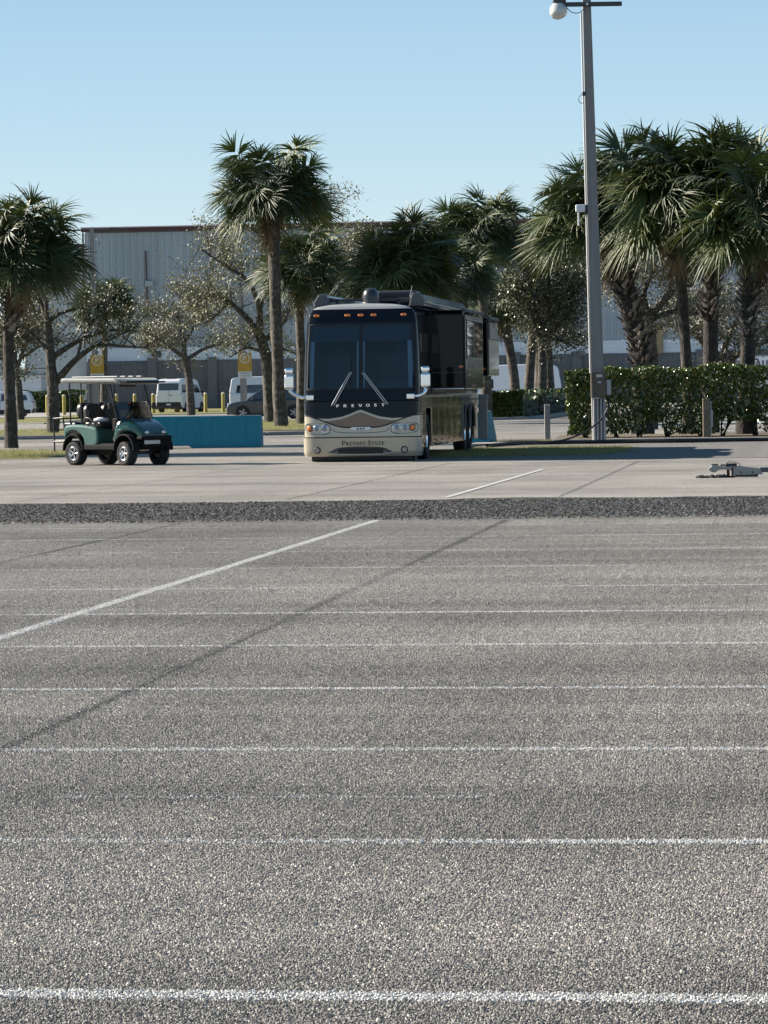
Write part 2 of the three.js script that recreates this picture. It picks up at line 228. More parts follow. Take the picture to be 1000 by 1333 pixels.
function ragged(points, seed, amount, step = .8) { const r = random(seed), out = []; points.forEach(([x, z], i) => { const [u, v] = points[(i + 1) % points.length], n = Math.max(1, Math.round(Math.hypot(u - x, v - z) / step)); for (let k = 0; k < n; k++) out.push([x + (u - x) * k / n + (r() - .5) * amount * (k ? 1 : .2), z + (v - z) * k / n + (r() - .5) * amount * (k ? 1 : .2)]); }); return out; }
function tufts(polygon, count, seed, y, height, tones, label) {    // grass blades standing on a polygon
  const r = random(seed), blade = new THREE.BufferGeometry(), p = []; for (let k = 0; k < 7; k++) { const a = r() * 6.28, l = .25 + .75 * r(), w = .012, bx = (r() - .5) * .1, bz = (r() - .5) * .1, tx = bx + Math.cos(a) * l * .5, tz = bz + Math.sin(a) * l * .5; p.push(bx - Math.sin(a) * w, 0, bz + Math.cos(a) * w, bx + Math.sin(a) * w, 0, bz - Math.cos(a) * w, tx, .5 + .5 * r(), tz); }
  blade.setAttribute('position', new THREE.Float32BufferAttribute(p, 3)); blade.computeVertexNormals();
  const inside = (x, z) => { let c = false; for (let i = 0, j = polygon.length - 1; i < polygon.length; j = i++) { const [a, b] = polygon[i], [d, e] = polygon[j]; if ((b > z) !== (e > z) && x < (d - a) * (z - b) / (e - b) + a) c = !c; } return c; };
  const xs = polygon.map((q) => q[0]), zs = polygon.map((q) => q[1]), x0 = Math.min(...xs), x1 = Math.max(...xs), z0 = Math.min(...zs), z1 = Math.max(...zs);
  const o = new THREE.InstancedMesh(blade, paint(1, 1, 1, .8, { transmission: .45 }), count), m = new THREE.Matrix4(), q = new THREE.Quaternion(), c = new THREE.Color(); let n = 0, tries = 0;
  while (n < count && tries++ < count * 20) { const x = x0 + (x1 - x0) * r(), z = z0 + (z1 - z0) * r(); if (!inside(x, z) || n32(x * .8, z * .5) < .28 * r() + .12) continue; q.setFromAxisAngle(V(0, 1, 0), r() * 6.28); const h = height * (.5 + r()); m.compose(V(x, y, z), q, V(height * 1.2, h, height * 1.2)); o.setMatrixAt(n, m); const t = tones[Math.floor(r() * tones.length)], k = .7 + .6 * r(); o.setColorAt(n++, c.setRGB(t[0] * k, t[1] * k, t[2] * k)); }
  o.count = n; o.castShadow = o.receiveShadow = true; o.name = numbered('grass'); o.userData = { kind: 'stuff', label, category: 'grass' }; scene.add(o);
}
const greens = [[.22, .26, .05], [.3, .31, .06], [.34, .31, .1], [.16, .2, .04], [.36, .3, .14]];
const verge = ragged([[-34, -83.5], [-19.60, -82.26], [-18.39, -82.47], [-18.33, -85.06], [-19.56, -91.56], [-20.59, -94.31], [-34, -99.5]], 3, .5);
setting('grass_verge', sheet(verge, .006), GRASS); tufts(verge, 9000, 6, .006, .1, greens, 'short sunlit grass on the verge under the booted palm');
const gravelArea = ragged([[-8.9, -75.6], [-6.2, -75], [-3.6, -74.4], [0, -74.2], [6, -74.5], [14, -76], [14, -93.4], [-8.4, -93.4]], 4, .7);
setting('gravel_strip', sheet(gravelArea, .005), GRAVEL);
const grassGap = ragged([[-8.6, -78], [-4.6, -78.5], [-3.8, -83], [-4.6, -90], [-8.5, -90]], 8, .9); setting('grass_patch', sheet(grassGap, .009), GRASS); tufts(grassGap, 5000, 7, .009, .07, greens, 'low weedy grass on the gravel beside the motorcoach');
setting('concrete_pad', slab([[-9, -93.5], [-4.2, -94.1], [-4.2, -96.4], [-9, -96]], 0, .05), CONCRETE);
const bedSoil = [[-6.9, -95.6], [14, -95.2], [14, -107], [-7.4, -107]]; setting('hedge_bed_soil', slab(bedSoil, 0, .06), SOIL);
tufts([[-4, -94.1], [13, -93], [13, -95], [-4, -95.8]], 1300, 17, .03, .08, greens, 'sparse weeds along the kerb in front of the tall hedge');
tufts([[-8.8, -96.2], [-7, -96.4], [-7, -99.6], [-9, -99.4]], 1300, 18, .0, .09, [[.26, .22, .11], [.2, .18, .07]], 'dry grass round the square steel post');
function kerbRun(points, width = .16, height = .13) { for (let i = 0; i + 1 < points.length; i++) { const [x0, z0] = points[i], [x1, z1] = points[i + 1], len = Math.hypot(x1 - x0, z1 - z0), n = Math.max(1, Math.round(len / 3)); for (let k = 0; k < n; k++) { const t = (k + .5) / n, m = setting('kerb_stone', soft(len / n - .012, height + .1, width, 0, height / 2 - .05, 0, .02, 1), KERB); m.position.set(x0 + (x1 - x0) * t, 0, z0 + (z1 - z0) * t); m.rotation.y = -Math.atan2(z1 - z0, x1 - x0); } } }
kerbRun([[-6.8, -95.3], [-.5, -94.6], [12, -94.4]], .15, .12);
const islandEdge = [[-62, -116.5], [-27, -116.5], [-18.6, -119], [-16.2, -121]], island = [...islandEdge, [-15.6, -140], [-17, -166], [-26.7, -168.5], [-31, -139], [-62, -134]];
kerbRun(islandEdge); kerbRun([[-16.2, -121], [-15.6, -140], [-17, -166]]);
setting('planting_island_soil', slab(island, 0, .1), SOIL);
const islandGrass = ragged([[-60, -121], [-27, -121], [-19, -127], [-17.4, -142], [-18, -164], [-26, -166.5], [-31.8, -138], [-60, -133.2]], 9, 1.6, 1.6); setting('island_grass', sheet(islandGrass, .104), GRASS); tufts(islandGrass, 9000, 10, .104, .11, greens, 'patchy grass on the kerbed island behind the blue barrier');
const backStrip = [[-44.30, -176.47], [-38.74, -173.83], [-43.30, -224.93], [-38.18, -228.55], [-49.26, -294.94], [-58.03, -301.49], [-48.23, -216.46], [-53.72, -214.04]]; setting('back_grass_strip', slab(backStrip, 0, .04), GRASS); tufts(backStrip, 5000, 12, .04, .07, greens, 'sunlit grass strip in front of the parked white van');
kerbRun(backStrip.slice(0, 4), .3, .07);
setting('pale_far_paving', sheet([[-140, -222], [-60, -224], [-14, -215], [40, -215], [40, -302], [-140, -302]], .012), paint(.32, .31, .29, .9, { map: wear }));
setting('back_bed_soil', slab([[-15.1, -162], [-12.9, -166], [-12.9, -205], [-15.6, -206], [-24, -206], [-24, -172]], 0, .1), SOIL); kerbRun([[-15.0, -161.9], [-12.8, -165.9], [-12.8, -205]]);

// ---------------------------------------------------------------- warehouse and what stands against it
{
  const W = thing('warehouse', 'long pale blue grey metal warehouse with dark red roof edge and white band', 'warehouse', [-62.4, 0, -297]);
  const SIDING = [.375, .395, .41, .365].map((v, i) => paint(v * .93, v * 1.04, v * 1.1, .55, { metalness: .1, map: wear, clearcoat: .15 })), RIB = .62, H0 = 5.5, H1 = 15.65;
  const prof = [[0, 0], [.2, 0], [.235, .07], [.34, .07], [.375, 0], [RIB - .004, 0], [RIB - .004, -.05], [0, -.05]].map(([x, z]) => new THREE.Vector2(x, -z));
  const panel = new THREE.ExtrudeGeometry(new THREE.Shape(prof), { depth: H1 - H0, bevelEnabled: false }).rotateX(-Math.PI / 2);
  const r = random(77); for (let i = 0; i < 118; i++) { const m = put('siding_panel', panel, SIDING[Math.floor(r() * 4)], W); m.position.set(i * RIB, H0, 0); }
  const LEN = 118 * RIB;
  put('wall', box(LEN - .1, H1 - .1, 30, LEN / 2, H1 / 2 - .05, -15.12), paint(.25, .27, .28, .8), W);
  put('white_band', box(LEN, 1.15, .2, LEN / 2, 4.9, -.02), paint(.74, .77, .8, .7, { map: wear }), W);
  put('block_wainscot', box(LEN, 4.3, .3, LEN / 2, 2.15, .06), paint(.175, .172, .172, .95, { map: wear, bumpMap: grit, bumpScale: .03 }), W);
  for (let x = .2; x < LEN; x += 5.35) put('pilaster', soft(.85, 4.55, .5, x + .43, 2.275, .32, .03, 1), paint(.2, .197, .195, .95, { map: wear, bumpMap: grit, bumpScale: .03 }), W);
  for (let x = .2; x < LEN; x += 5.35) for (let k = 1; k < 9; k++) put('scored_joint_rib', box(.06, 4.2, .05, x + .85 + k * .5, 2.15, .225), paint(.155, .152, .15, .95), W);
  const ROOFRED = paint(.075, .026, .028, .6, { map: wear });
  put('roof_fascia', box(LEN + .5, .34, .35, LEN / 2, H1 + .26, .12), ROOFRED, W);
  put('roof_edge_flashing', box(LEN + .6, .09, .5, LEN / 2, H1 + .475, .1), paint(.62, .5, .5, .5), W);
  put('roof', box(LEN, .3, 30, LEN / 2, H1 + .2, -15.1), paint(.4, .41, .42, .7), W);
  put('downspout', box(.14, 10.2, .12, -.12, 10.6, .1), ROOFRED, W);
  put('conduit_mast', rod(V(5.6, 5.6, .2), V(5.5, 14, .2), .07), paint(.09, .045, .045, .6), W); put('conduit_box', soft(.7, .5, .25, 5.8, 11.1, .28, .03, 1), paint(.35, .38, .38, .6), W);
  put('conduit_mast', rod(V(11.3, 11.2, .2), V(11.3, 14.4, .2), .06), paint(.09, .045, .045, .6), W);
  put('wall_vent', join([box(.85, .6, .12, 6.3, 4.9, .14), box(.85, .04, .16, 6.3, 4.98, .16), box(.85, .04, .16, 6.3, 4.82, .16)]), paint(.06, .06, .065, .6), W);
  put('tan_panel', soft(.6, 2.7, .2, 50.6, 5.6, .35, .03, 1), paint(.34, .25, .13, .7, { map: wear }), W);
  put('lower_wing_wall', box(6.4, 14.6, 20, -3.3, 7.3, -14), SIDING[1], W); put('lower_wing_roof_edge', box(6.6, .3, .3, -3.3, 14.75, -3.9), ROOFRED, W);
}
{
  const W = thing('white_shed', 'low white corrugated shed wall behind a dark fence', 'shed', [-86, 0, -287]);
  const WHITE = paint(.75, .75, .75, .7, { map: wear }), g = extrude([[0, 0], [.2, 0], [.23, .05], [.37, .05], [.4, 0], [.4, -.06], [0, -.06]], 3.1, 0).rotateX(-Math.PI / 2);
  for (let i = 0; i < 54; i++) { const m = put('siding_panel', g, WHITE, W); m.position.set(i * .402, 1.58, 0); }
  put('wall', box(21.6, 3, 8, 10.8, 1.5, -4.1), WHITE, W); put('roof', box(22.2, .22, 9, 10.9, 3.3, -4.1), paint(.3, .34, .33, .6), W);
  put('upper_wall', box(17, 2.2, 3, 9, 4.5, -6), paint(.5, .5, .5, .8, { map: wear }), W);
}
{
  const F = thing('metal_fence', 'dark metal rail fence in front of the white shed wall', 'fence', [-84, 0, -272]);
  const D = paint(.03, .035, .035, .6); put('top_rail', box(17.5, .08, .06, 8.7, 3.05, 0), D, F); put('bottom_rail', box(17.5, .06, .06, 8.7, .25, 0), D, F);
  for (let i = 0; i <= 6; i++) put('post', box(.14, 3.1, .14, i * 2.9, 1.55, .01), D, F); for (let i = 0; i < 58; i++) if (i % 10) put('picket', box(.03, 2.8, .03, i * .3, 1.63, 0), D, F);
}

// ---------------------------------------------------------------- motorcoach: front at z = 0 facing +z, body runs to z = -14
{
  const B = thing('motorcoach', 'black and tan motorcoach with slide-outs open, parked at the edge of the lot', 'motorcoach', [-9.57, 0, -74.7]);
  const NAVY = paint(.0035, .006, .010, .3, { specularIntensity: .1, clearcoat: .42, clearcoatRoughness: .03 }), TAN = paint(.46, .405, .315, .34, { metalness: .25, clearcoat: .8, clearcoatRoughness: .06 }), BROWN = paint(.2, .13, .09, .42, { metalness: .4, clearcoat: .4 });
  const GLOSS = paint(.004, .004, .005, .25, { specularIntensity: .1, clearcoat: .35, clearcoatRoughness: .02 }), MIRROR = paint(.25, .215, .165, .07, { metalness: 1, bumpMap: dataTexture(256, 256, (i, j, o) => { o[0] = o[1] = o[2] = n8(i / 32, j / 64) * .6 + .4 * n16(i / 16, j / 16); }), bumpScale: .003 });
  const LENS = paint(.28, .3, .33, .08, { metalness: .7, clearcoat: 1 }); const SEAL = paint(.01, .01, .01, .7), TRIM = paint(.06, .06, .065, .4), SILVER = paint(.5, .5, .5, .2, { metalness: .9 });
  const rows = [[.12, 1.27, -.05], [.2, 1.295, 0], [.53, 1.3, .02], [1, 1.3, 0], [1.33, 1.3, -.02], [1.56, 1.3, -.05], [2.4, 1.275, -.16], [3.08, 1.235, -.28], [3.25, 1.205, -.33], [3.36, 1.14, -.39], [3.43, 1.0, -.45], [3.48, .7, -.53], [3.505, .02, -.598]];
  const rowAt = (h) => { let k = 1; while (k < rows.length - 1 && h > rows[k][0]) k++; const a = rows[k - 1], b = rows[k], t = (h - a[0]) / (b[0] - a[0]); return [a[1] + (b[1] - a[1]) * t, a[2] + (b[2] - a[2]) * t]; };
  const on = (x, h, off = 0) => { const [w, z] = rowAt(h), s = clamp(x / 1.3, -1, 1), N = 5.5, c = Math.pow(Math.max(0, 1 - Math.pow(Math.abs(s), N)), 1 / N), dep = .62 + z; const sx = Math.abs(s) > .6 ? (Math.abs(s) - .6) / .4 * Math.sign(s) : 0; return V(w * s + off * sx * .8, h, z - dep * (1 - c) + off * (1 - .5 * sx * sx)); };
  const face = (x0, x1, lo, hi, off = 0, nx = 44, nh = 8) => {       // a piece of the front's skin between two heights
    const g = new THREE.BufferGeometry(), p = [], uv = [], idx = [], q0 = Math.asin(clamp(x0 / 1.3, -1, 1)), q1 = Math.asin(clamp(x1 / 1.3, -1, 1)), L = typeof lo === 'number' ? () => lo : lo, Hh = typeof hi === 'number' ? () => hi : hi;
    for (let i = 0; i <= nx; i++) { const x = 1.3 * Math.sin(q0 + (q1 - q0) * i / nx), a = L(x), b = Math.max(a, Hh(x)); for (let j = 0; j <= nh; j++) { const v = on(x, a + (b - a) * j / nh, off); p.push(v.x, v.y, v.z); uv.push(x, v.y); if (i && j) { const k = i * (nh + 1) + j; idx.push(k - nh - 2, k - 1, k - nh - 1, k - nh - 1, k - 1, k); } } }
    g.setAttribute('position', new THREE.Float32BufferAttribute(p, 3)); g.setAttribute('uv', new THREE.Float32BufferAttribute(uv, 2)); g.setIndex(idx); g.computeVertexNormals(); return g;
  };
  const badge = (outline, off) => { const g = new THREE.ShapeGeometry(new THREE.Shape(outline.map(([x, y]) => new THREE.Vector2(x, y)))), p = g.attributes.position; for (let i = 0; i < p.count; i++) { const v = on(p.getX(i), p.getY(i), off); p.setXYZ(i, v.x, v.y, v.z); } g.computeVertexNormals(); return g; };
  // skin of the front
  const low = (x) => .745 + .27 * smooth(Math.abs(x), .3, 1.32), dip = (x) => { const a = Math.abs(x), T = [[0, 1.145], [.07, 1.125], [.2, 1.07], [.42, .995], [.7, .955], [.95, .965], [1.3, 1.06]]; let k = 1; while (k < 6 && a > T[k][0]) k++; const u = T[k - 1], w = T[k]; return u[1] + (w[1] - u[1]) * clamp((a - u[0]) / (w[0] - u[0])); };
  const bumper = put('front_bumper', face(-1.3, 1.3, .12, .53, .03, 60, 10), TAN, B);
  put('bumper_shelf', face(-1.28, 1.28, .53, .55, -.01), SEAL, B);
  put('lower_front_panel', face(-1.3, 1.3, .552, low, 0, 60, 8), TAN, B);
  put('black_pinstripe', face(-1.3, 1.3, low, (x) => low(x) + .03, .003, 80, 2), SEAL, B);
  put('brown_front_panel', face(-1.3, 1.3, (x) => low(x) + .03, (x) => dip(x) - .05, 0, 90, 8), BROWN, B);
  put('tan_chevron_band', face(-1.3, 1.3, (x) => Math.max(low(x) + .03, dip(x) - .05), dip, .004, 110, 2), TAN, B);
  put('upper_front_panel', join([face(-1.3, 1.3, dip, 1.33, 0, 90, 6), face(-1.3, 1.3, 1.345, 1.6, 0, 60, 5)]), NAVY, B);
  put('roof_cap', face(-1.3, 1.3, 3.05, 3.375, 0, 60, 20), NAVY, B); put('painted_sunlit_roof_edge', face(-1.3, 1.3, 3.375, 3.5, 0, 60, 16), paint(.34, .35, .34, .35, { clearcoat: .5 }), B);  // pale colour on the top edge paints in sun glancing off the roof
  for (const s of [-1, 1]) put('windshield_pillar', face(s > 0 ? 1.215 : -1.3, s > 0 ? 1.3 : -1.215, 1.6, 3.05, 0, 24, 24), NAVY, B);
  put('windshield_divider', face(-.022, .022, 1.6, 3.05, .004, 4, 16), SEAL, B);
  const PANE = paint(.30, .42, .52, .015, { transmission: 1, thickness: 0, ior: 1.52 });
  for (const s of [-1, 1]) { const w = put('windshield', face(s > 0 ? .024 : -1.212, s > 0 ? 1.212 : -.024, 1.605, 3.045, -.004, 30, 24), PANE, B);
    put('windshield_seal', join([face(s > 0 ? .024 : -1.214, s > 0 ? 1.214 : -.024, 1.595, 1.625, .004, 24, 2), face(s > 0 ? .024 : -1.214, s > 0 ? 1.214 : -.024, 3.03, 3.06, .004, 24, 2), face(s > 0 ? 1.195 : -1.22, s > 0 ? 1.22 : -1.195, 1.6, 3.05, .004, 3, 16)]), SEAL, w);
    put('sunshade', face(s > 0 ? .04 : -1.19, s > 0 ? 1.19 : -.04, 2.66, 3.05, -.09, 24, 6), paint(.05, .07, .1, .9), B);
    put('windshield_curtain', face(s > 0 ? 1.09 : -1.2, s > 0 ? 1.2 : -1.09, 1.62, 2.66, -.06, 8, 12), paint(.6, .66, .68, .9), B);
    put('sunshade_track', face(s > 0 ? .05 : -.09, s > 0 ? .09 : -.05, 1.62, 2.66, -.05, 3, 6), paint(.6, .64, .66, .7), B); }
  // lamps
  for (const s of [-1, 1]) {
    const o = []; for (let k = 0; k <= 28; k++) { const a = k / 28 * Math.PI * 2, cx = Math.cos(a), cy = Math.sin(a); o.push([s * (.965 + .285 * Math.sign(cx) * Math.pow(Math.abs(cx), .62)), .735 + .012 * cx + .112 * Math.sign(cy) * Math.pow(Math.abs(cy), .7)]); }
    const bz = put('headlight_bezel', badge(s > 0 ? o : o.reverse(), .012), paint(.5, .47, .4, .3, { metalness: .3, clearcoat: 1 }), B); put('bezel_groove', badge(o.map(([x, y]) => [x + (x - s * .965) * .05, y + (y - .735) * .13]), .007), SEAL, bz);
    [[.8, .082, 'headlight'], [.975, .082, 'headlight'], [1.135, .07, 'turn_signal']].forEach(([x, r, n], q) => { const c = on(s * x, .745, .02), e = on(s * (x + .03), .745, .02).sub(on(s * (x - .03), .745, .02)); const L = put(n, new THREE.LatheGeometry([[0, .03], [r * .5, .027], [r * .85, .015], [r * .86, 0]].map(([a, b]) => new THREE.Vector2(a, b)), 20).rotateX(Math.PI / 2), q === 2 ? AMBER : LENS, B);
      L.position.copy(c); if (e.x < 0) e.negate(); L.rotation.y = Math.atan2(-e.z, e.x);
      put('lamp_ring', new THREE.TorusGeometry(r * .94, .012, 8, 22), q === 2 ? TRIM : CHROME, L); if (q < 2) put('lamp_bulb', new THREE.SphereGeometry(r * .36, 12, 8).scale(1, 1, .4).translate(0, 0, .02), paint(.12, .13, .15, .2), L); });
    const f = put('fog_lamp', new THREE.CylinderGeometry(.055, .055, .03, 18).rotateX(Math.PI / 2), LENS, bumper); f.position.copy(on(s * .96, .26, .04)); f.rotation.y = s * .2; put('fog_lamp_ring', new THREE.TorusGeometry(.06, .018, 8, 20), BLACK, f);
  }
  for (const x of [-1.06, -.32, 0, .31, 1.02]) { const m = put('marker_light', soft(.13, .055, .04, 0, 0, 0, .02), AMBER, B); m.position.copy(on(x, 3.235, .012)); m.rotation.x = -.3; }
  // bumper intake, licence recess, badges and lettering
  put('bumper_intake', badge(curvy([[-.72, .2], [-.45, .185], [.45, .185], [.72, .2], [.66, .24], [.5, .31], [-.5, .31], [-.66, .24]], 60), .034), TRIM, bumper);
  put('intake_grille', join([...Array(7)].map((_, i) => { const a = on(0, .2 + i * .015, .05); return box(.98, .005, .012, 0, a.y, a.z); }).concat([box(1.0, .1, .01, 0, .245, .047)])), BLACK, bumper);
  put('intake_lip', tube([[-.74, .2, .05], [-.5, .168, .075], [0, .16, .085], [.5, .168, .075], [.74, .2, .05]], .018, 30), TAN, bumper);
  put('plate_recess_groove', tube([[-.62, .735, .012], [-.58, .68, .014], [-.4, .65, .016], [0, .635, .016], [.4, .65, .016], [.58, .68, .014], [.62, .735, .012]], .006, 40), SEAL, B);
  const em = put('front_emblem', badge([[-.24, .735], [-.2, .765], [.2, .765], [.24, .735], [.17, .7], [-.17, .7]], .012), SILVER, B);
  for (const k of [-1, 0, 1]) put('emblem_mark', new THREE.ShapeGeometry(new THREE.Shape([new THREE.Vector2(-.028, .712), new THREE.Vector2(.028, .712), new THREE.Vector2(.012, .75), new THREE.Vector2(-.012, .75)])).translate(k * .066, 0, on(0, .73, .016).z), BLACK, em);
  'PREVOST'.split('').forEach((c, i) => { const x = -.505 + i * .168, m = put('front_letter', letters(c, fontBold, .062, .012).scale(1.55, 1, 1), CHROME, B); m.position.copy(on(x, 1.205 + .012 * (i / 6), .006)); });
  { let x = -.425; 'PREVOST-STUFF'.split('').forEach((c, i) => { const size = i === 0 || i === 8 ? .105 : .08, g = letters(c, fontSerif, size, .008); g.computeBoundingBox(); const w = (g.boundingBox.max.x - g.boundingBox.min.x) * .92, m = put('bumper_letter', g.scale(.92, 1, 1), paint(.03, .03, .03, .5), bumper); m.position.copy(on(x + w / 2, .365, .034)); if (c === '-') m.position.y += 0; x += w + .012; }); }
  // wipers
  for (const [a, b] of [[[-.64, 1.24], [-.23, 1.98]], [[.57, 1.26], [.04, 1.96]]]) { const w = put('wiper', join([[0, 0], [.055, .005]].map(([dx, dy]) => rod(on(a[0] + dx, a[1] + dy, .07), on(b[0] + dx * .8, b[1] + dy, .06), .012, .009, 6))), paint(.5, .51, .52, .5), B); put('wiper_hub', new THREE.CylinderGeometry(.045, .05, .08, 12).rotateX(Math.PI / 2).translate(a[0], a[1], on(a[0], a[1], .03).z), BLACK, w); put('wiper_blade', rod(on(b[0] - .02, b[1] - .42, .03), on(b[0] + .02, b[1] + .25, .03), .012), BLACK, w); }
  // shell behind the skin
  const half = [[1.295, 1.44], [1.3, 1.6], [1.275, 2.4], [1.235, 3.08], [1.205, 3.25], [1.14, 3.36], [1, 3.43], [.7, 3.48], [0, 3.505]], out = [...half, ...half.slice(0, -1).reverse().map(([x, y]) => [-x, y])], inn = [[1.2, 1.5], [1.2, 2.4], [1.14, 3.08], [1.0, 3.32], [-1.0, 3.32], [-1.14, 3.08], [-1.2, 2.4], [-1.2, 1.5]];
  { const s = new THREE.Shape([...out, [-1.295, 1.44]].map(([x, y]) => new THREE.Vector2(x, y))); s.holes.push(new THREE.Path(inn.map(([x, y]) => new THREE.Vector2(x, y)))); put('upper_body', new THREE.ExtrudeGeometry(s, { depth: 13.2, bevelEnabled: false }).translate(0, 0, -13.82), NAVY, B); }
  put('rear_cap', extrude([...out, [-1.29, .35], [1.29, .35]], .18, .06).translate(0, 0, -13.9), NAVY, B);
  put('floor_and_chassis', join([box(2.3, .3, 13, 0, 1.35, -7.2), box(2.1, .9, 7.4, 0, .75, -6.3), box(2.1, 1, 1, 0, .75, -13.3), box(2.0, .35, .5, 0, 1.0, -.85), box(2.3, .3, .5, 0, .16, -.62), box(.3, .3, 12, .5, .62, -7), box(.3, .3, 12, -.5, .62, -7), box(2.2, .12, .4, 0, .1, -.35)]), BLACK, B);
  for (const s of [-1, 1]) {                                          // mirror-bright lower sides
    const doors = [[-.64, -1.38, 'corner_panel'], [-2.64, -4.1, 'bay_door'], [-4.12, -5.58, 'bay_door'], [-5.6, -7.06, 'bay_door'], [-7.08, -8.54, 'bay_door'], [-8.56, -10.2, 'bay_door'], [-12.92, -13.8, 'engine_side_panel']];
    for (const [z0, z1, n] of doors) { const d = put(n, soft(.05, 1.13, z0 - z1, s * 1.278, .845, (z0 + z1) / 2, .018, 2), MIRROR, B); if (n === 'bay_door') put('door_latch', soft(.02, .04, .16, s * 1.307, .42, (z0 + z1) / 2, .008), TRIM, d); }
    for (const [z0, z1] of [[-1.39, -2.63], [-10.21, -12.91]]) put('wheel_arch_panel', soft(.05, .26, z0 - z1, s * 1.278, 1.28, (z0 + z1) / 2, .018, 2), MIRROR, B);
    put('belt_moulding', soft(.03, .06, 13.1, s * 1.296, 1.43, -7.2, .012, 2), SILVER, B);
  }
  const tyre = new THREE.LatheGeometry([[.29, -.14], [.42, -.155], [.5, -.14], [.52, -.1], [.52, .1], [.5, .14], [.42, .155], [.29, .14]].map(([a, b]) => new THREE.Vector2(a, b)), 36).rotateZ(Math.PI / 2), rim = new THREE.LatheGeometry([[0, .05], [.09, .06], [.1, .02], [.2, .03], [.24, .1], [.29, .13], [.3, .1], [.3, -.1]].map(([a, b]) => new THREE.Vector2(a, b)), 30).rotateZ(-Math.PI / 2);
  for (const z of [-2.02, -10.9, -12.22]) for (const s of [-1, 1]) { const w = new THREE.Group(); w.name = 'wheel'; w.position.set(s * 1.12, .52, z); w.rotation.y = s > 0 ? 0 : Math.PI; B.add(w); put('tyre', tyre, RUBBER, w); put('rim', rim, CHROME, w); }
  for (const z of [-10.55, -11.95]) put('wheel_fender_trim', new THREE.TorusGeometry(.6, .035, 8, 20, Math.PI).rotateY(Math.PI / 2).translate(1.3, .6, z - .32), TRIM, B);
  // slide-outs on the driver's side
  { const s1 = put('slide_out', soft(.9, 1.74, 4.6, 1.62, 2.43, -4.95, .05, 3), GLOSS, B);
    put('slide_seal', join([box(.04, 1.8, .05, 1.3, 2.43, -2.63), soft(.05, 1.76, .05, 2.06, 2.43, -2.66, .02)]), SEAL, s1); put('slide_trim', soft(.84, .035, .03, 1.64, 1.58, -2.645, .01), SILVER, s1);
    for (const [z0, z1] of [[-3.1, -4.6], [-4.75, -6.9]]) { const w = put('slide_window', soft(.03, .85, z0 - z1, 2.078, 2.72, (z0 + z1) / 2, .012), GLASS_DARK, s1); for (const y of [3.16, 2.28]) put('window_frame', box(.02, .03, z0 - z1 + .06, 2.08, y, (z0 + z1) / 2), TRIM, w); }
    put('marker_light', soft(.09, .05, .02, 1.98, 1.98 + .1, -2.642, .01), AMBER, s1); put('slide_belt_line', box(.86, .012, .008, 1.62, 1.95, -2.648), TRIM, s1);
    const s2 = put('slide_out', soft(.95, 1.34, 2.75, 1.66, 2.55, -9.4, .05, 3), GLOSS, B); put('slide_side_panel', soft(.02, .86, 2.6, 2.14, 2.32, -9.4, .008), TAN, s2); put('slide_dark_panel', extrude([[-1.28, 0], [1.28, 0], [1.28, .1], [-1.28, .4]], .015).rotateY(Math.PI / 2).translate(2.152, 2.78, -9.4), TRIM, s2); put('marker_light', soft(.09, .05, .02, 2.0, 2.05, -8.02, .01), AMBER, s2);
    put('slide_topper_awning', join([rod(V(2.06, 3.36, -2.7), V(2.06, 3.36, -7.2), .05), box(.8, .012, 4.5, 1.66, 3.37, -4.95)]), paint(.1, .105, .11, .8), B); put('slide_topper_awning', join([rod(V(2.14, 3.27, -8.1), V(2.14, 3.27, -10.7), .045), box(.9, .012, 2.6, 1.7, 3.28, -9.4)]), paint(.1, .105, .11, .8), B);
    put('open_bay_door', soft(.24, 1.16, .05, 1.52, .84, -12.95, .02), paint(.3, .3, .29, .4, { metalness: .5, map: wear }), B); put('hinge_arm', rod(V(1.3, 1.3, -12.9), V(1.7, 1.36, -12.94), .02), STEEL, B); }
  for (const s of [-1, 1]) put('side_window', soft(.02, .95, 1.55, s * 1.265, 2.35, -1.6, .01), GLASS_DARK, B);
  for (let k = 0; k < 6; k++) put('side_window', soft(.02, .85, 1.6, -1.262, 2.5, -3.4 - k * 1.75, .01), GLASS_DARK, B);
  // mirrors on chrome arms
  for (const s of [-1, 1]) { const mz = .1, mx = s * (s > 0 ? 1.46 : 1.56), M = put('mirror_arm', tube([[s * 1.16, 1.43, -.03], [s * 1.3, 1.44, .08], [s * 1.44, 1.5, .12], [mx, 1.6, mz]], .042, 20, 10), CHROME, B); put('mirror_bracket', soft(.18, .12, .1, s * 1.12, 1.43, 0, .02), CHROME, M);
    put('mirror_housing', soft(.22, .34, .16, mx, 1.78, mz, .06, 4), CHROME, M); put('mirror_cap', soft(.19, .14, .15, mx, 2.02, mz, .05, 4), CHROME, M); put('mirror_glass', box(.17, .28, .01, mx, 1.78, mz - .085), GLASS_DARK, M); }
  // roof gear
  const dome = put('satellite_dome', new THREE.LatheGeometry([[0, .36], [.1, .34], [.16, .27], [.185, .17], [.185, 0]].map(([a, b]) => new THREE.Vector2(a, b)), 26).translate(.13, 3.5, -1.1), paint(.02, .02, .022, .35, { clearcoat: .5 }), B); put('dome_base', new THREE.CylinderGeometry(.2, .22, .08, 20).translate(.13, 3.5, -1.1), TRIM, dome);
  for (const [x, z] of [[.55, -2.9], [0, -6.5], [0, -10]]) { const a = put('roof_air_conditioner', soft(.95, .3, 1.1, x, 3.68, z, .1, 3), paint(.03, .03, .032, .5), B); put('air_conditioner_grille', box(.6, .12, .02, x, 3.66, z + .55), BLACK, a); }
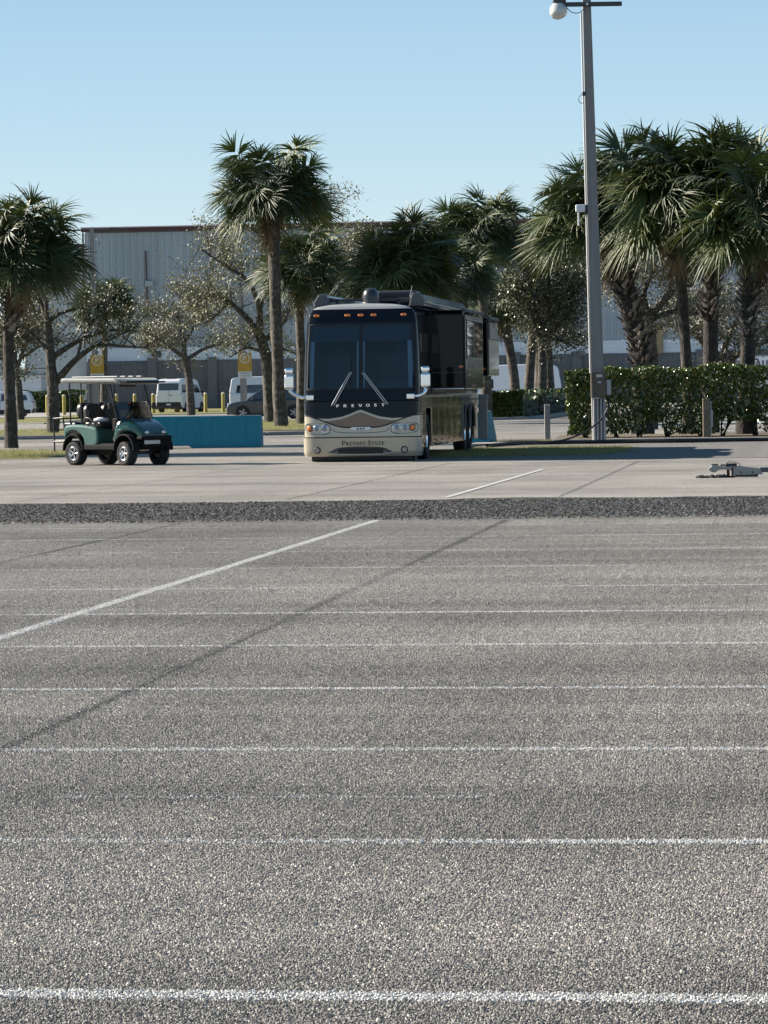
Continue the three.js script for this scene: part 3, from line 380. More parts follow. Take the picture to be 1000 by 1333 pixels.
  for (const s of [-1, 1]) { const x = s > 0 ? 1.16 : -.98; const A = put('awning_case', extrude([[-.17, 0], [.15, 0], [.17, .1], [.06, .27], [-.08, .28], [-.12, .2]].map(([a, b]) => [s * a, b]), 10, .025).translate(x, 3.44, -6.2), paint(.055, .055, .06, .45, { clearcoat: .3 }), B);
    put('awning_end_cap', extrude([[-.18, -.01], [.16, -.01], [.18, .11], [.07, .29], [-.09, .3], [-.13, .21]].map(([a, b]) => [s * a, b]), .12, .03).translate(x, 3.44, -1.14), paint(.085, .085, .09, .4), A);
    put('awning_rail', join([rod(V(x - s * .14, 3.66, -1.3), V(x - s * .16, 3.66, -11), .022), rod(V(x + s * .16, 3.52, -1.3), V(x + s * .18, 3.5, -11), .022)]), SILVER, A); put('awning_brace', rod(V(x + s * .15, 3.46, -1.4), V(x + s * .08, 3.68, -1.9), .02), SILVER, A); }
  put('roof_rack_bar', join([box(1.9, .06, .06, 0, 3.6, -1.6), box(.06, .12, .06, .7, 3.54, -1.6), box(.06, .12, .06, -.7, 3.54, -1.6)]), TRIM, B); put('whip_antenna', rod(V(.85, 3.48, -2.2), V(.93, 3.92, -2.25), .012, .006), SILVER, B); put('antenna_pod', soft(.34, .14, .34, .78, 3.58, -2.2, .05), TRIM, B);
  // cab seen through the glass
  const CLOTH = paint(.2, .2, .2, .9), DASH = paint(.12, .12, .125, .7);
  put('dashboard', join([soft(2.3, .22, .5, 0, 1.55, -.72, .08), soft(.9, .3, .4, .72, 1.62, -.72, .12, 3)]), DASH, B); put('steering_wheel', new THREE.TorusGeometry(.25, .02, 8, 28).rotateX(-.9).translate(.72, 1.82, -1.05), BLACK, B);
  for (const x of [-.72, .72]) { const s = put('cab_seat', join([soft(.56, .75, .16, x, 2.05, -1.85, .07, 3), soft(.58, .14, .55, x, 1.72, -1.6, .05, 3), soft(.3, .2, .12, x, 2.5, -1.88, .05)]), CLOTH, B); put('seat_pedestal', box(.3, .3, .3, x, 1.55, -1.6), BLACK, s); }
  put('interior_cabinet', join([soft(.95, .85, .5, .6, 1.92, -2.7, .03), soft(.12, .16, .12, .62, 2.42, -2.6, .03)]), paint(.24, .21, .17, .7), B); put('cabin_partition', box(2.3, 1.8, .05, 0, 2.4, -4.4), paint(.03, .03, .035, .9), B);
}

// ---------------------------------------------------------------- golf cart: front along +x, its right side along +z
{
  const C = thing('golf_cart', 'dark green lifted golf cart with light roof and folding rear seat', 'golf cart', [-15.0, 0, -74.55], -THREE.MathUtils.degToRad(43) + TURN);
  const GREEN = paint(.008, .05, .042, .2, { clearcoat: 1, clearcoatRoughness: .04 }), SIDE = paint(.03, .095, .082, .35, { clearcoat: .6, clearcoatRoughness: .1 }), PLASTIC = paint(.008, .008, .009, .75, { specularIntensity: .35, bumpMap: grit, bumpScale: .002 }), VINYL = paint(.013, .013, .014, .38), FRAME = paint(.012, .012, .013, .4);
  const ALLOY = paint(.6, .6, .62, .22, { metalness: 1 });
  const tyre = new THREE.LatheGeometry([[.14, -.1], [.215, -.125], [.25, -.1], [.262, -.06], [.262, .06], [.25, .1], [.215, .125], [.14, .1]].map(([a, b]) => new THREE.Vector2(a, b)), 30).rotateX(Math.PI / 2);
  const dish = new THREE.LatheGeometry([[.145, .1], [.15, .07], [.12, .05], [0, .04]].map(([a, b]) => new THREE.Vector2(a, b)), 24).rotateX(Math.PI / 2), spoke = soft(.13, .035, .025, .075, 0, .075, .01), lug = new THREE.TorusGeometry(.02, .008, 6, 10);
  const tread = soft(.035, .022, .2, 0, .258, 0, .006, 1);
  for (const [x, s, turn] of [[-.83, 1, 0], [-.83, -1, 0], [.83, 1, -.15], [.83, -1, -.15]]) { const w = new THREE.Group(); w.name = 'wheel'; w.position.set(x, .262, s * .48); w.rotation.y = (s > 0 ? 0 : Math.PI) + turn; C.add(w);
    const t = put('tyre', join([tyre, ...[...Array(26)].map((_, i) => tread.clone().rotateZ(i / 26 * Math.PI * 2))]), RUBBER, w); put('rim', join([dish.clone(), ...[...Array(5)].map((_, i) => spoke.clone().rotateZ(i * Math.PI * .4)), new THREE.TorusGeometry(.142, .012, 8, 26).translate(0, 0, .095), new THREE.CylinderGeometry(.03, .035, .05, 12).rotateX(Math.PI / 2).translate(0, 0, .08)]), ALLOY, w); put('brake_drum', new THREE.CylinderGeometry(.11, .11, .12, 16).rotateX(Math.PI / 2), BLACK, w); }
  put('chassis', join([box(1.9, .1, .55, 0, .38, 0), box(.14, .12, .9, -.83, .27, 0), box(.1, .08, .9, .83, .28, 0), box(.5, .2, .5, -.7, .33, 0), box(.2, .05, .04, .7, .38, .35), box(.2, .05, .04, .7, .38, -.35)]), BLACK, C);
  put('floor', soft(.75, .05, 1.06, .38, .46, 0, .02), PLASTIC, C); for (const s of [-1, 1]) put('sill', soft(1.12, .13, .08, .02, .4, s * .54, .03), PLASTIC, C);
  const rear = extrude(curvy([[-1.16, .62], [-1.14, .84], [-1.0, .9], [-.2, .86], [-.06, .8], [-.04, .5], [-.1, .44], [-.46, .44], [-.52, .6], [-.68, .73], [-.86, .76], [-1.03, .7], [-1.12, .58]], 80), 1.14, .05, 3); put('rear_body', rear, SIDE, C);
  put('front_cowl', (() => { const g = extrude(curvy([[.42, .5], [.46, .8], [.5, .98], [.62, 1.02], [.84, .98], [1.06, .88], [1.2, .74], [1.24, .62], [1.12, .6], [1.02, .66], [.86, .72], [.7, .68], [.6, .56]], 90), 1.1, .1, 4), p = g.attributes.position; for (let i = 0; i < p.count; i++) { const x = p.getX(i), y = p.getY(i), k = smooth(x, .6, 1.26); p.setZ(i, p.getZ(i) * (1 - .3 * k) * (1 - .12 * smooth(y, .75, 1.02))); } g.computeVertexNormals(); return g; })(), GREEN, C);
  put('dash', soft(.16, .3, 1.02, .46, .9, 0, .05), PLASTIC, C);
  put('front_bumper', join([soft(.2, .1, .92, 1.2, .6, 0, .045, 3), soft(.12, .16, .7, 1.16, .47, 0, .03), soft(.1, .1, .4, 1.1, .4, 0, .03)]), PLASTIC, C); put('bumper_plate', soft(.03, .09, .46, 1.235, .51, .1, .012), paint(.6, .6, .58, .4), C);
  for (const s of [-1, 1]) { const h = put('headlight', new THREE.SphereGeometry(.075, 16, 10).scale(.6, .62, 1).translate(1.215, .72, s * .25), CLEAR_LENS, C); put('headlight_rim', new THREE.TorusGeometry(.07, .01, 6, 20).rotateY(Math.PI / 2).scale(1, .66, 1).translate(1.225, .72, s * .25), BLACK, h);
    for (const [x, n] of [[-.83, 'rear_fender_flare'], [.83, 'front_fender_flare']]) { const arch = new THREE.Shape(); arch.absarc(0, 0, .335, -.12, Math.PI + .12, false); arch.absarc(0, 0, .295, Math.PI + .1, -.1, true); put(n, extrude(arch, .2, .012, 2).translate(x, .36, s * .5), PLASTIC, C); } }
  // seats
  const seatShape = (w, h) => { const a = w / 2, b = h / 2, r = .19, q = new THREE.Shape(); q.moveTo(-a + r, -b); q.lineTo(a - r, -b); q.quadraticCurveTo(a, -b, a, -b + r * .7); q.lineTo(a, b - r); q.quadraticCurveTo(a, b, a - r, b); q.lineTo(-a + r, b); q.quadraticCurveTo(-a, b, -a, b - r); q.lineTo(-a, -b + r * .7); q.quadraticCurveTo(-a, -b, -a + r, -b); return extrude(q, .17, .06, 4).rotateY(Math.PI / 2); };
  for (const s of [-1, 1]) { const b = put('seat_back', seatShape(.49, .5).rotateZ(.12).translate(-.5, 1.12, s * .26), VINYL, C); put('seat_back_piping', new THREE.TorusGeometry(.2, .008, 6, 24).rotateY(Math.PI / 2).scale(1, 1, 1.1).translate(-.415, 1.12, s * .26), paint(.04, .04, .042, .5), b); put('rear_seat_back', seatShape(.46, .36).rotateZ(-.1).translate(-.74, 1.22, s * .26), VINYL, C); put('hip_restraint', tube([[-.45, .9, s * .55], [-.42, 1.04, s * .57], [-.28, 1.04, s * .58], [-.12, .94, s * .57], [-.08, .86, s * .55]], .018, 16), FRAME, C); }
  put('seat_cushion', soft(.52, .13, 1.04, -.24, .9, 0, .05, 3), VINYL, C); put('rear_seat_cushion', soft(.4, .12, 1.0, -1.02, .9, 0, .05, 3), VINYL, C);
  put('rear_footplate', join([soft(.42, .04, .95, -1.42, .52, 0, .015), ...[-1, 1].flatMap((s) => [rod(V(-1.2, .55, s * .44), V(-1.62, .53, s * .44), .018), rod(V(-1.6, .3, s * .44), V(-1.62, 1.04, s * .44), .018), rod(V(-1.62, 1.04, s * .44), V(-1.3, 1.06, s * .44), .018), rod(V(-1.3, 1.06, s * .44), V(-1.22, .56, s * .44), .018)]), rod(V(-1.62, 1.04, -.44), V(-1.62, 1.04, .44), .018), rod(V(-1.61, .78, -.44), V(-1.61, .78, .44), .014)]), FRAME, C);
  put('steering_wheel', new THREE.TorusGeometry(.17, .016, 8, 24).rotateY(Math.PI / 2).rotateZ(-.6).translate(.24, 1.13, -.26), BLACK, C); put('steering_column', rod(V(.24, 1.13, -.26), V(.45, .88, -.26), .025), BLACK, C);
  // roof and its struts
  const roof = put('roof', (() => { const s = new THREE.Shape(); const a = .98, b = .6, r = .16; s.moveTo(-a + r, -b); s.lineTo(a - r, -b); s.quadraticCurveTo(a, -b, a, -b + r); s.lineTo(a, b - r); s.quadraticCurveTo(a, b, a - r, b); s.lineTo(-a + r, b); s.quadraticCurveTo(-a, b, -a, b - r); s.lineTo(-a, -b + r); s.quadraticCurveTo(-a, -b, -a + r, -b); const g = new THREE.ExtrudeGeometry(s, { depth: .03, bevelEnabled: true, bevelThickness: .035, bevelSize: .04, bevelSegments: 4, curveSegments: 8 }).rotateX(-Math.PI / 2), p = g.attributes.position; for (let i = 0; i < p.count; i++) { const x = p.getX(i); p.setY(i, p.getY(i) + 1.865 + .025 * Math.cos(x * 1.5) + (x > .7 ? -.06 * smooth(x, .7, 1.02) : 0)); } g.translate(-.22, 0, 0); g.computeVertexNormals(); return g; })(), paint(.2, .205, .195, .4, { clearcoat: .4 }), C);
  put('roof_rib', join([-.36, -.12, .12, .36].map((z) => soft(1.5, .03, .1, -.28, 1.955, z, .014))), roof.material, roof); put('roof_visor', soft(.3, .035, 1.16, .82, 1.83, 0, .015), PLASTIC, roof);
  for (const s of [-1, 1]) { put('front_strut', tube([[.6, .95, s * .52], [.52, 1.2, s * .53], [.4, 1.6, s * .52], [.32, 1.84, s * .5]], .02, 16), FRAME, C); put('rear_strut', rod(V(-.98, .8, s * .5), V(-1.0, 1.86, s * .5), .018), FRAME, C); put('middle_strut', rod(V(-.62, .82, s * .5), V(-.62, 1.86, s * .5), .015), FRAME, C); }
  const SMOKE = paint(.42, .44, .46, .02, { transmission: 1, thickness: 0 });
  const wa = V(.585, 1.0, 0), wb = V(.47, 1.4, 0), wc = V(.345, 1.82, 0), pane = (a, b) => { const d = b.clone().sub(a), L = d.length(); return soft(.012, L, 1.0, 0, 0, 0, .005).rotateZ(Math.atan2(-d.x, d.y)).translate((a.x + b.x) / 2, (a.y + b.y) / 2, 0); };
  const lower = put('windshield_lower', pane(wa, wb), paint(.5, .5, .52, .03, { transmission: 1, thickness: 0 }), C); put('windshield_folded', pane(wa.clone().add(V(.03, .02, 0)), wb.clone().add(V(.03, -.01, 0))), SMOKE, C); put('windshield_clip', join([-1, 1].map((s) => soft(.04, .04, .03, .5, 1.4, s * .5, .01))), BLACK, lower);
  put('roof_mirror', soft(.05, .07, .5, .36, 1.76, 0, .02), BLACK, C); for (const s of [-1, 1]) put('side_mirror', join([soft(.06, .15, .11, .5, 1.3, s * .66, .03), rod(V(.48, 1.28, s * .53), V(.5, 1.28, s * .62), .012)]), BLACK, C);
  { // crumpled towel left on the seat
    const g = new THREE.SphereGeometry(.13, 18, 12), p = g.attributes.position, r = random(4); for (let i = 0; i < p.count; i++) { const k = 1 + .28 * (n16(p.getX(i) * 40 + 3, p.getZ(i) * 40 + p.getY(i) * 30) - .5); p.setXYZ(i, p.getX(i) * k * 1.3, Math.max(-.04, p.getY(i) * k * .5), p.getZ(i) * k * 1.3); } g.computeVertexNormals(); const t = put('towel', g, paint(.62, .64, .68, .95)); const q = V(-.2, 1.0, .3).applyAxisAngle(V(0, 1, 0), C.rotation.y).add(C.position); t.position.copy(q); tag(t, 'crumpled white towel lying on the golf cart seat', 'towel'); }
}

// ---------------------------------------------------------------- parked vehicles: front along +x, side panes on both sides
function roadWheel(parent, x, y, z, r, width) {
  const w = new THREE.Group(); w.name = 'wheel'; w.position.set(x, y, z); w.rotation.y = z > 0 ? 0 : Math.PI; parent.add(w);
  put('tyre', new THREE.LatheGeometry([[r * .62, -width / 2], [r * .9, -width / 2], [r, -width * .36], [r, width * .36], [r * .9, width / 2], [r * .62, width / 2]].map(([a, b]) => new THREE.Vector2(a, b)), 26).rotateX(Math.PI / 2), RUBBER, w);
  put('rim', join([new THREE.CylinderGeometry(r * .62, r * .62, width * .7, 22, 1, true).rotateX(Math.PI / 2), new THREE.CylinderGeometry(r * .2, r * .2, .03, 12).rotateX(Math.PI / 2).translate(0, 0, width * .3), ...[0, 1, 2, 3, 4].map((k) => box(r * .6, r * .16, .03, r * .34, 0, width * .3).rotateZ(k * Math.PI * .4))]), paint(.35, .36, .38, .3, { metalness: .9 }), w);
  put('brake_disc', new THREE.CylinderGeometry(r * .5, r * .5, .02, 16).rotateX(Math.PI / 2), BLACK, w);
}
function vehicle(o) {
  const C = thing(o.name, o.label, o.category, [o.at[0], 0, o.at[1]], o.turn, o.group), W = o.width, body = o.paint;
  const g = extrude(o.body, W, .09, 4); put('body', g, body, C);
  const cab = extrude(o.cabin, W - .1, .1, 4), p = cab.attributes.position, y0 = Math.min(...o.cabin.map((q) => q[1])), y1 = Math.max(...o.cabin.map((q) => q[1])); for (let i = 0; i < p.count; i++) p.setZ(i, p.getZ(i) * (1 - (o.lean ?? .14) * clamp((p.getY(i) - y0) / (y1 - y0)))); cab.computeVertexNormals(); put('cabin', cab, body, C);
  const zAt = (y) => ((W - .1) / 2) * (1 - (o.lean ?? .14) * clamp((y - y0) / (y1 - y0)));
  for (const pts of o.panes) for (const s of [-1, 1]) { const q = extrude(pts, .02, 0), pp = q.attributes.position; for (let i = 0; i < pp.count; i++) pp.setZ(i, pp.getZ(i) + s * (zAt(pp.getY(i)) + .004)); q.computeVertexNormals(); put('side_window', q, GLASS_DARK, C); }
  for (const x of o.axles) for (const s of [-1, 1]) { roadWheel(C, x, o.wheel, s * (W / 2 - .07), o.wheel, .24); put('wheel_arch', new THREE.RingGeometry(o.wheel * 1.02, o.wheel * 1.2, 24, 1, -.1, Math.PI + .2).translate(x, o.wheel, s * (W / 2 + .006)), o.arch ?? BLACK, C); put('arch_shadow_gap', new THREE.CylinderGeometry(o.wheel * 1.12, o.wheel * 1.12, .2, 24).rotateX(Math.PI / 2).translate(x, o.wheel + .04, s * (W / 2 - .097)), BLACK, C); }
  for (const s of [-1, 1]) { put('sill', soft(o.axles[0] - o.axles[1] - .75, .12, .05, (o.axles[0] + o.axles[1]) / 2, .3, s * (W / 2 - .005), .02), BLACK, C); put('door_mirror', soft(.1, .16, .2, o.mirror[0], o.mirror[1], s * (W / 2 + .1), .04), o.mirrorPaint ?? body, C);
    put('tail_light', soft(o.tail[3] ?? .16, o.tail[2], .12, o.tail[0], o.tail[1], s * (W / 2 - .09), .03), RED_LENS, C); put('headlight', soft(.3, .14, .34, o.head[0], o.head[1], s * (W / 2 - .2), .05), CLEAR_LENS, C); for (const [hx, hy] of o.handles ?? []) put('door_handle', soft(.18, .03, .03, hx, hy, s * (W / 2 + .008), .01), o.handlePaint ?? body, C); for (const [x, ya, yb] of o.seams ?? []) put('door_seam', box(.012, yb - ya, .01, x, (ya + yb) / 2, s * (W / 2 + .001)), BLACK, C); }
  if (o.cladding) for (const s of [-1, 1]) put('lower_cladding', soft(4.3, .26, .04, 0, .4, s * (W / 2 - .004), .015), BLACK, C);
  put('front_bumper', soft(.2, .3, W - .1, o.nose, .42, 0, .07), o.bumper ?? BLACK, C); put('rear_bumper', soft(.2, .3, W - .06, o.stern, .46, 0, .07), o.bumper ?? BLACK, C);
  put('grille', soft(.06, .2, W * .5, o.nose + .05, .72, 0, .02), BLACK, C); put('licence_plate', box(.02, .14, .34, o.stern - .1, .62, 0), paint(.6, .62, .66, .5), C);
  return C;
}
const suvBody = curvy([[-2.3, .45], [-2.36, .75], [-2.3, 1.02], [-2.1, 1.1], [-.5, 1.08], [.7, 1.06], [1.5, 1.0], [2.1, .88], [2.3, .7], [2.3, .42], [2.1, .28], [-2.1, .28]], 90);
const suvCabin = curvy([[-2.28, .98], [-2.2, 1.3], [-2.0, 1.66], [-1.7, 1.74], [-.4, 1.76], [.3, 1.68], [.8, 1.4], [1.25, 1.03], [.9, .98], [-1.8, .98]], 80);
const suvPanes = [[[-1.98, 1.16], [-1.84, 1.5], [-1.2, 1.56], [-1.16, 1.14]], [[-1.08, 1.14], [-1.1, 1.57], [-.24, 1.58], [-.2, 1.12]], [[-.12, 1.12], [-.14, 1.58], [.26, 1.52], [.88, 1.12]]];
const suv = { category: 'sport utility vehicle', width: 1.86, body: suvBody, cabin: suvCabin, panes: suvPanes, axles: [1.42, -1.4], wheel: .36, mirror: [.85, 1.14], tail: [-2.2, 1.0, .16, .3], head: [2.12, .84], nose: 2.22, stern: -2.28, seams: [[-.16, .4, 1.1], [-1.12, .4, 1.1], [.84, .4, 1.05]], handles: [[-.9, .96], [.1, .95]] };
vehicle({ ...suv, name: 'parked_suv', label: 'white sport utility vehicle parked beyond the booted palm, rear end showing', at: [-52.88, -223.25], turn: Math.PI + .12, paint: WHITE_PAINT, cladding: true });
vehicle({ ...suv, name: 'parked_suv', label: 'dark grey sport utility vehicle parked behind the tall slim palm', at: [-28.82, -185.88], turn: Math.PI + .05, paint: paint(.028, .031, .034, .3, { clearcoat: 1, clearcoatRoughness: .05, metalness: .3 }) });
const vanBody = curvy([[-2.7, .4], [-2.76, 1.0], [-2.74, 1.36], [-2.5, 1.4], [.8, 1.38], [1.9, 1.26], [2.6, 1.02], [2.76, .7], [2.7, .4], [-2.5, .34]], 90);
const vanCabin = curvy([[-2.72, 1.3], [-2.68, 2.0], [-2.58, 2.4], [-2.3, 2.5], [.9, 2.48], [1.3, 2.36], [1.75, 1.75], [2.1, 1.3], [1.6, 1.26], [-2, 1.28]], 90);
const van = { category: 'van', width: 2.06, body: vanBody, cabin: vanCabin, lean: .1, panes: [[[-2.4, 1.5], [-2.36, 2.08], [-1.3, 2.1], [-1.28, 1.5]], [[-1.18, 1.5], [-1.18, 2.1], [.1, 2.1], [.1, 1.5]], [[.3, 1.48], [.3, 2.1], [1.12, 2.06], [1.6, 1.48]]], axles: [1.75, -1.7], wheel: .37, mirror: [1.5, 1.55], mirrorPaint: BLACK, tail: [-2.68, 1.2, .5, .1], head: [2.5, .95], nose: 2.66, stern: -2.68, seams: [[.2, .4, 1.4], [-1.24, .4, 1.4]] };
{ const C = vehicle({ ...van, name: 'passenger_van', label: 'white passenger van seen from behind beyond the small sparse tree', at: [-45.87, -252.31], turn: Math.PI / 2 - .16, paint: WHITE_PAINT });
  put('rear_window', soft(.08, .66, 1.56, 0, 0, 0, .035, 3).rotateZ(-.08).translate(-2.69, 1.86, 0), GLASS_DARK, C); put('rear_step', soft(.3, .12, 1.9, -2.76, .38, 0, .03), BLACK, C); put('rear_black_panel', soft(.05, .36, 1.9, -2.75, .62, 0, .02), BLACK, C); put('rear_door_seam', box(.012, 1.4, .012, -2.768, 1.1, 0), BLACK, C); put('roof_vent', soft(.5, .1, .7, -1.9, 2.5, 0, .04), BLACK, C); put('door_pull', soft(.04, .06, .2, -2.775, 1.3, .15, .02), BLACK, C); }
vehicle({ ...van, name: 'long_window_van', label: 'white van with long dark side window, half hidden by the dark grey vehicle', at: [-36.79, -237.29], turn: .06, paint: WHITE_PAINT, panes: [[[-2.3, 1.42], [-2.2, 1.95], [.4, 2.0], [.42, 1.42]], [[.52, 1.42], [.52, 2.0], [1.1, 1.98], [1.6, 1.42]]] });
{ const far = (p) => p.map(([x, y]) => [x * 1.4, y]);
  vehicle({ ...van, name: 'cargo_van', label: 'plain white cargo van parked behind the group of bare palm trunks', at: [-19.76, -231.31], turn: Math.PI + .05, paint: WHITE_PAINT, body: far(vanBody), panes: [far([[.5, 1.48], [.5, 2.1], [1.12, 2.06], [1.6, 1.48]])], cabin: far(vanCabin).map(([x, y]) => [x, 1.3 + (y - 1.3) * 1.42]), lean: .06, axles: [2.6, -2.3], mirror: [2.1, 1.6], tail: [-3.76, 1.2, .5, .1], head: [3.5, .95], nose: 3.72, stern: -3.76, seams: [[.2, .4, 1.4]] }); }
{ // box truck with big letters on its side
  const T = thing('box_truck', 'white rental box truck with lettered side, glimpsed beyond the hedge', 'truck', [[-1.86, -251.61][0], 0, [-1.86, -251.61][1]], .02);
  put('cargo_box', soft(5.2, 2.6, 2.3, 0, 2.25, 0, .04), WHITE_PAINT, T); put('roof_rail', box(5.22, .1, 2.34, 0, 3.52, 0), paint(.5, .52, .54, .4), T); put('box_frame', join([box(.1, 2.6, .04, -2.55, 2.25, 1.155), box(.1, 2.6, .04, 2.55, 2.25, 1.155)]), paint(.45, .46, .48, .4), T);
  put('side_lettering', letters('U-HAUL', fontBold, .52, .02).translate(-1.15, 2.72, 1.16), paint(.05, .04, .045, .5), T); put('side_stripe', box(2.0, .16, .012, -1.1, 2.5, 1.158), paint(.32, .2, .17, .5), T); put('print_panel', box(1.9, 1.0, .01, 1.2, 2.7, 1.158), paint(.48, .5, .62, .5), T); put('lower_stripe', box(4.8, .1, .012, 0, 1.95, 1.158), paint(.1, .16, .18, .5), T);
  for (const x of [-1.9, -1.1, .3]) put('side_marker', soft(.3, .1, .03, x, 3.32, 1.16, .01), BLACK, T);
  put('truck_cab', extrude(curvy([[2.7, .5], [2.7, 2.2], [3.4, 2.25], [3.9, 1.55], [4.7, 1.35], [4.85, .6], [4.7, .5]], 50), 2, .1, 3), WHITE_PAINT, T); put('chassis', box(6.6, .3, 1.0, 1, .75, 0), BLACK, T); for (const x of [-1.5, 3.9]) for (const s of [-1, 1]) roadWheel(T, x, .42, s * .9, .42, .26);
}

// ---------------------------------------------------------------- cabbage palms: trunk, old leaf bases, crown of separate fan leaves
const FROND = [[.045, .075, .014], [.065, .095, .018], [.1, .125, .024], [.036, .058, .013]].map(([r, g, b]) => paint(r, g, b, .58, { transmission: .3, thickness: 0 }));
const FROND_OLIVE = paint(.12, .11, .03, .5, { transmission: .25, thickness: 0 }), FROND_DEAD = paint(.16, .11, .06, .85);
const TRUNK = [paint(.115, .104, .09, .95, { map: bark, bumpMap: bark, bumpScale: .03 }), paint(.075, .067, .058, .95, { map: bark, bumpMap: bark, bumpScale: .03 })], BOOT = [paint(.25, .22, .185, .9, { map: wear }), paint(.13, .11, .09, .9, { map: wear }), paint(.06, .052, .045, .95, { map: wear })];
function frondShape(rise, seed) {                              // outward along +x, rise = angle of the stalk above the horizontal in degrees
  const r = random(seed), pos = [], idx = [], up = V(0, 1, 0), a0 = THREE.MathUtils.degToRad(rise), stalk = .62 + .5 * r();
  const at = []; { let p = V(0, 0, 0), a = a0; for (let k = 0; k <= 10; k++) { at.push([p.clone(), a]); a -= (.035 + .02 * k * .35) * (rise > 60 ? .55 : rise < -20 ? .4 : .62); p = p.clone().add(V(Math.cos(a), Math.sin(a), 0).multiplyScalar(stalk / 8)); } }
  const strip = (pts, widths, side) => { const n = pos.length / 3; pts.forEach((p, i) => { const w = side.clone().multiplyScalar(widths[i] / 2); pos.push(p.x - w.x, p.y - w.y, p.z - w.z, p.x + w.x, p.y + w.y, p.z + w.z); if (i) { const k = n + i * 2; idx.push(k - 2, k - 1, k, k - 1, k + 1, k); } }); };
  strip(at.slice(0, 9).map((q) => q[0]), at.slice(0, 9).map((_, i) => .05 - .003 * i), V(0, 0, 1)); strip(at.slice(0, 9).map((q) => q[0]), at.slice(0, 9).map((_, i) => .03), V(0, 1, 0));
  const N = 44; for (let k = 0; k < N; k++) {
    const t = k / (N - 1) * 2 - 1, ang = t * 2.45, base = at[8 + (Math.abs(t) < .35 ? 2 : Math.abs(t) < .7 ? 1 : 0)] ?? at[10], fa = base[1], fwd = V(Math.cos(fa), Math.sin(fa), 0), nor = V(-Math.sin(fa), Math.cos(fa), 0), side = V(0, 0, 1);
    const dir = fwd.clone().multiplyScalar(Math.cos(ang)).addScaledVector(side, Math.sin(ang)).addScaledVector(nor, .2 * Math.abs(Math.sin(ang)) + .12 * (r() - .5)).normalize();
    const L = (.84 - .2 * Math.pow(Math.abs(t), 1.6)) * (.85 + .3 * r()), across = dir.clone().cross(nor).normalize().addScaledVector(nor, (r() - .5) * .9).normalize(), droop = .12 + .4 * r(), pts = [], wd = [];
    for (let i = 0; i <= 4; i++) { const u = i / 4, p = base[0].clone().addScaledVector(dir, L * u); p.y -= droop * L * Math.pow(u, 2.6); pts.push(p); wd.push([.016, .036, .04, .024, .003][i]); }
    strip(pts, wd, across);
  }
  const g = new THREE.BufferGeometry(); g.setAttribute('position', new THREE.Float32BufferAttribute(pos, 3)); g.setIndex(idx); const e = g.toNonIndexed(); e.computeVertexNormals(); return e;
}
const DARKTRUNK = paint(.045, .04, .036, .95, { map: bark, bumpMap: bark, bumpScale: .03 });
const frondSet = [76, 58, 40, 22, 5, -13, -32, -52].map((a, i) => [0, 1, 2].map((k) => frondShape(a, 100 + i * 10 + k)));
const bootShape = (() => { const g = extrude([[-.05, 0], [.05, 0], [.035, .16], [.028, .3], [-.028, .3], [-.035, .16]], .03, .008, 1), p = g.attributes.position; for (let i = 0; i < p.count; i++) { const y = p.getY(i); p.setZ(i, p.getZ(i) + y * y * 1.1 + y * .12); } g.computeVertexNormals(); return g; })();
function taperTube(points, radii, sides, bumpy, seed) {        // points: Vector3 list
  const curve = new THREE.CatmullRomCurve3(points), n = Math.max(4, Math.ceil(curve.getLength() / .35)), fr = curve.computeFrenetFrames(n), pos = [], uv = [], idx = [];
  for (let i = 0; i <= n; i++) { const t = i / n, c = curve.getPoint(t), q = t * (radii.length - 1), a = Math.min(radii.length - 2, Math.floor(q)), rad = radii[a] + (radii[a + 1] - radii[a]) * (q - a); for (let j = 0; j <= sides; j++) { const w = j / sides * Math.PI * 2, k = rad * (1 + bumpy * (n64(i * .9 + seed, (j % sides) * 1.7 + seed) - .5)); const p = c.clone().addScaledVector(fr.normals[i], Math.cos(w) * k).addScaledVector(fr.binormals[i], Math.sin(w) * k); pos.push(p.x, p.y, p.z); uv.push(j / sides, t * curve.getLength() * .5); if (i && j) { const b = i * (sides + 1) + j; idx.push(b - sides - 2, b - sides - 1, b - 1, b - sides - 1, b, b - 1); } } }
  const g = new THREE.BufferGeometry(); g.setAttribute('position', new THREE.Float32BufferAttribute(pos, 3)); g.setAttribute('uv', new THREE.Float32BufferAttribute(uv, 2)); g.setIndex(idx); g.computeVertexNormals(); return g;
}
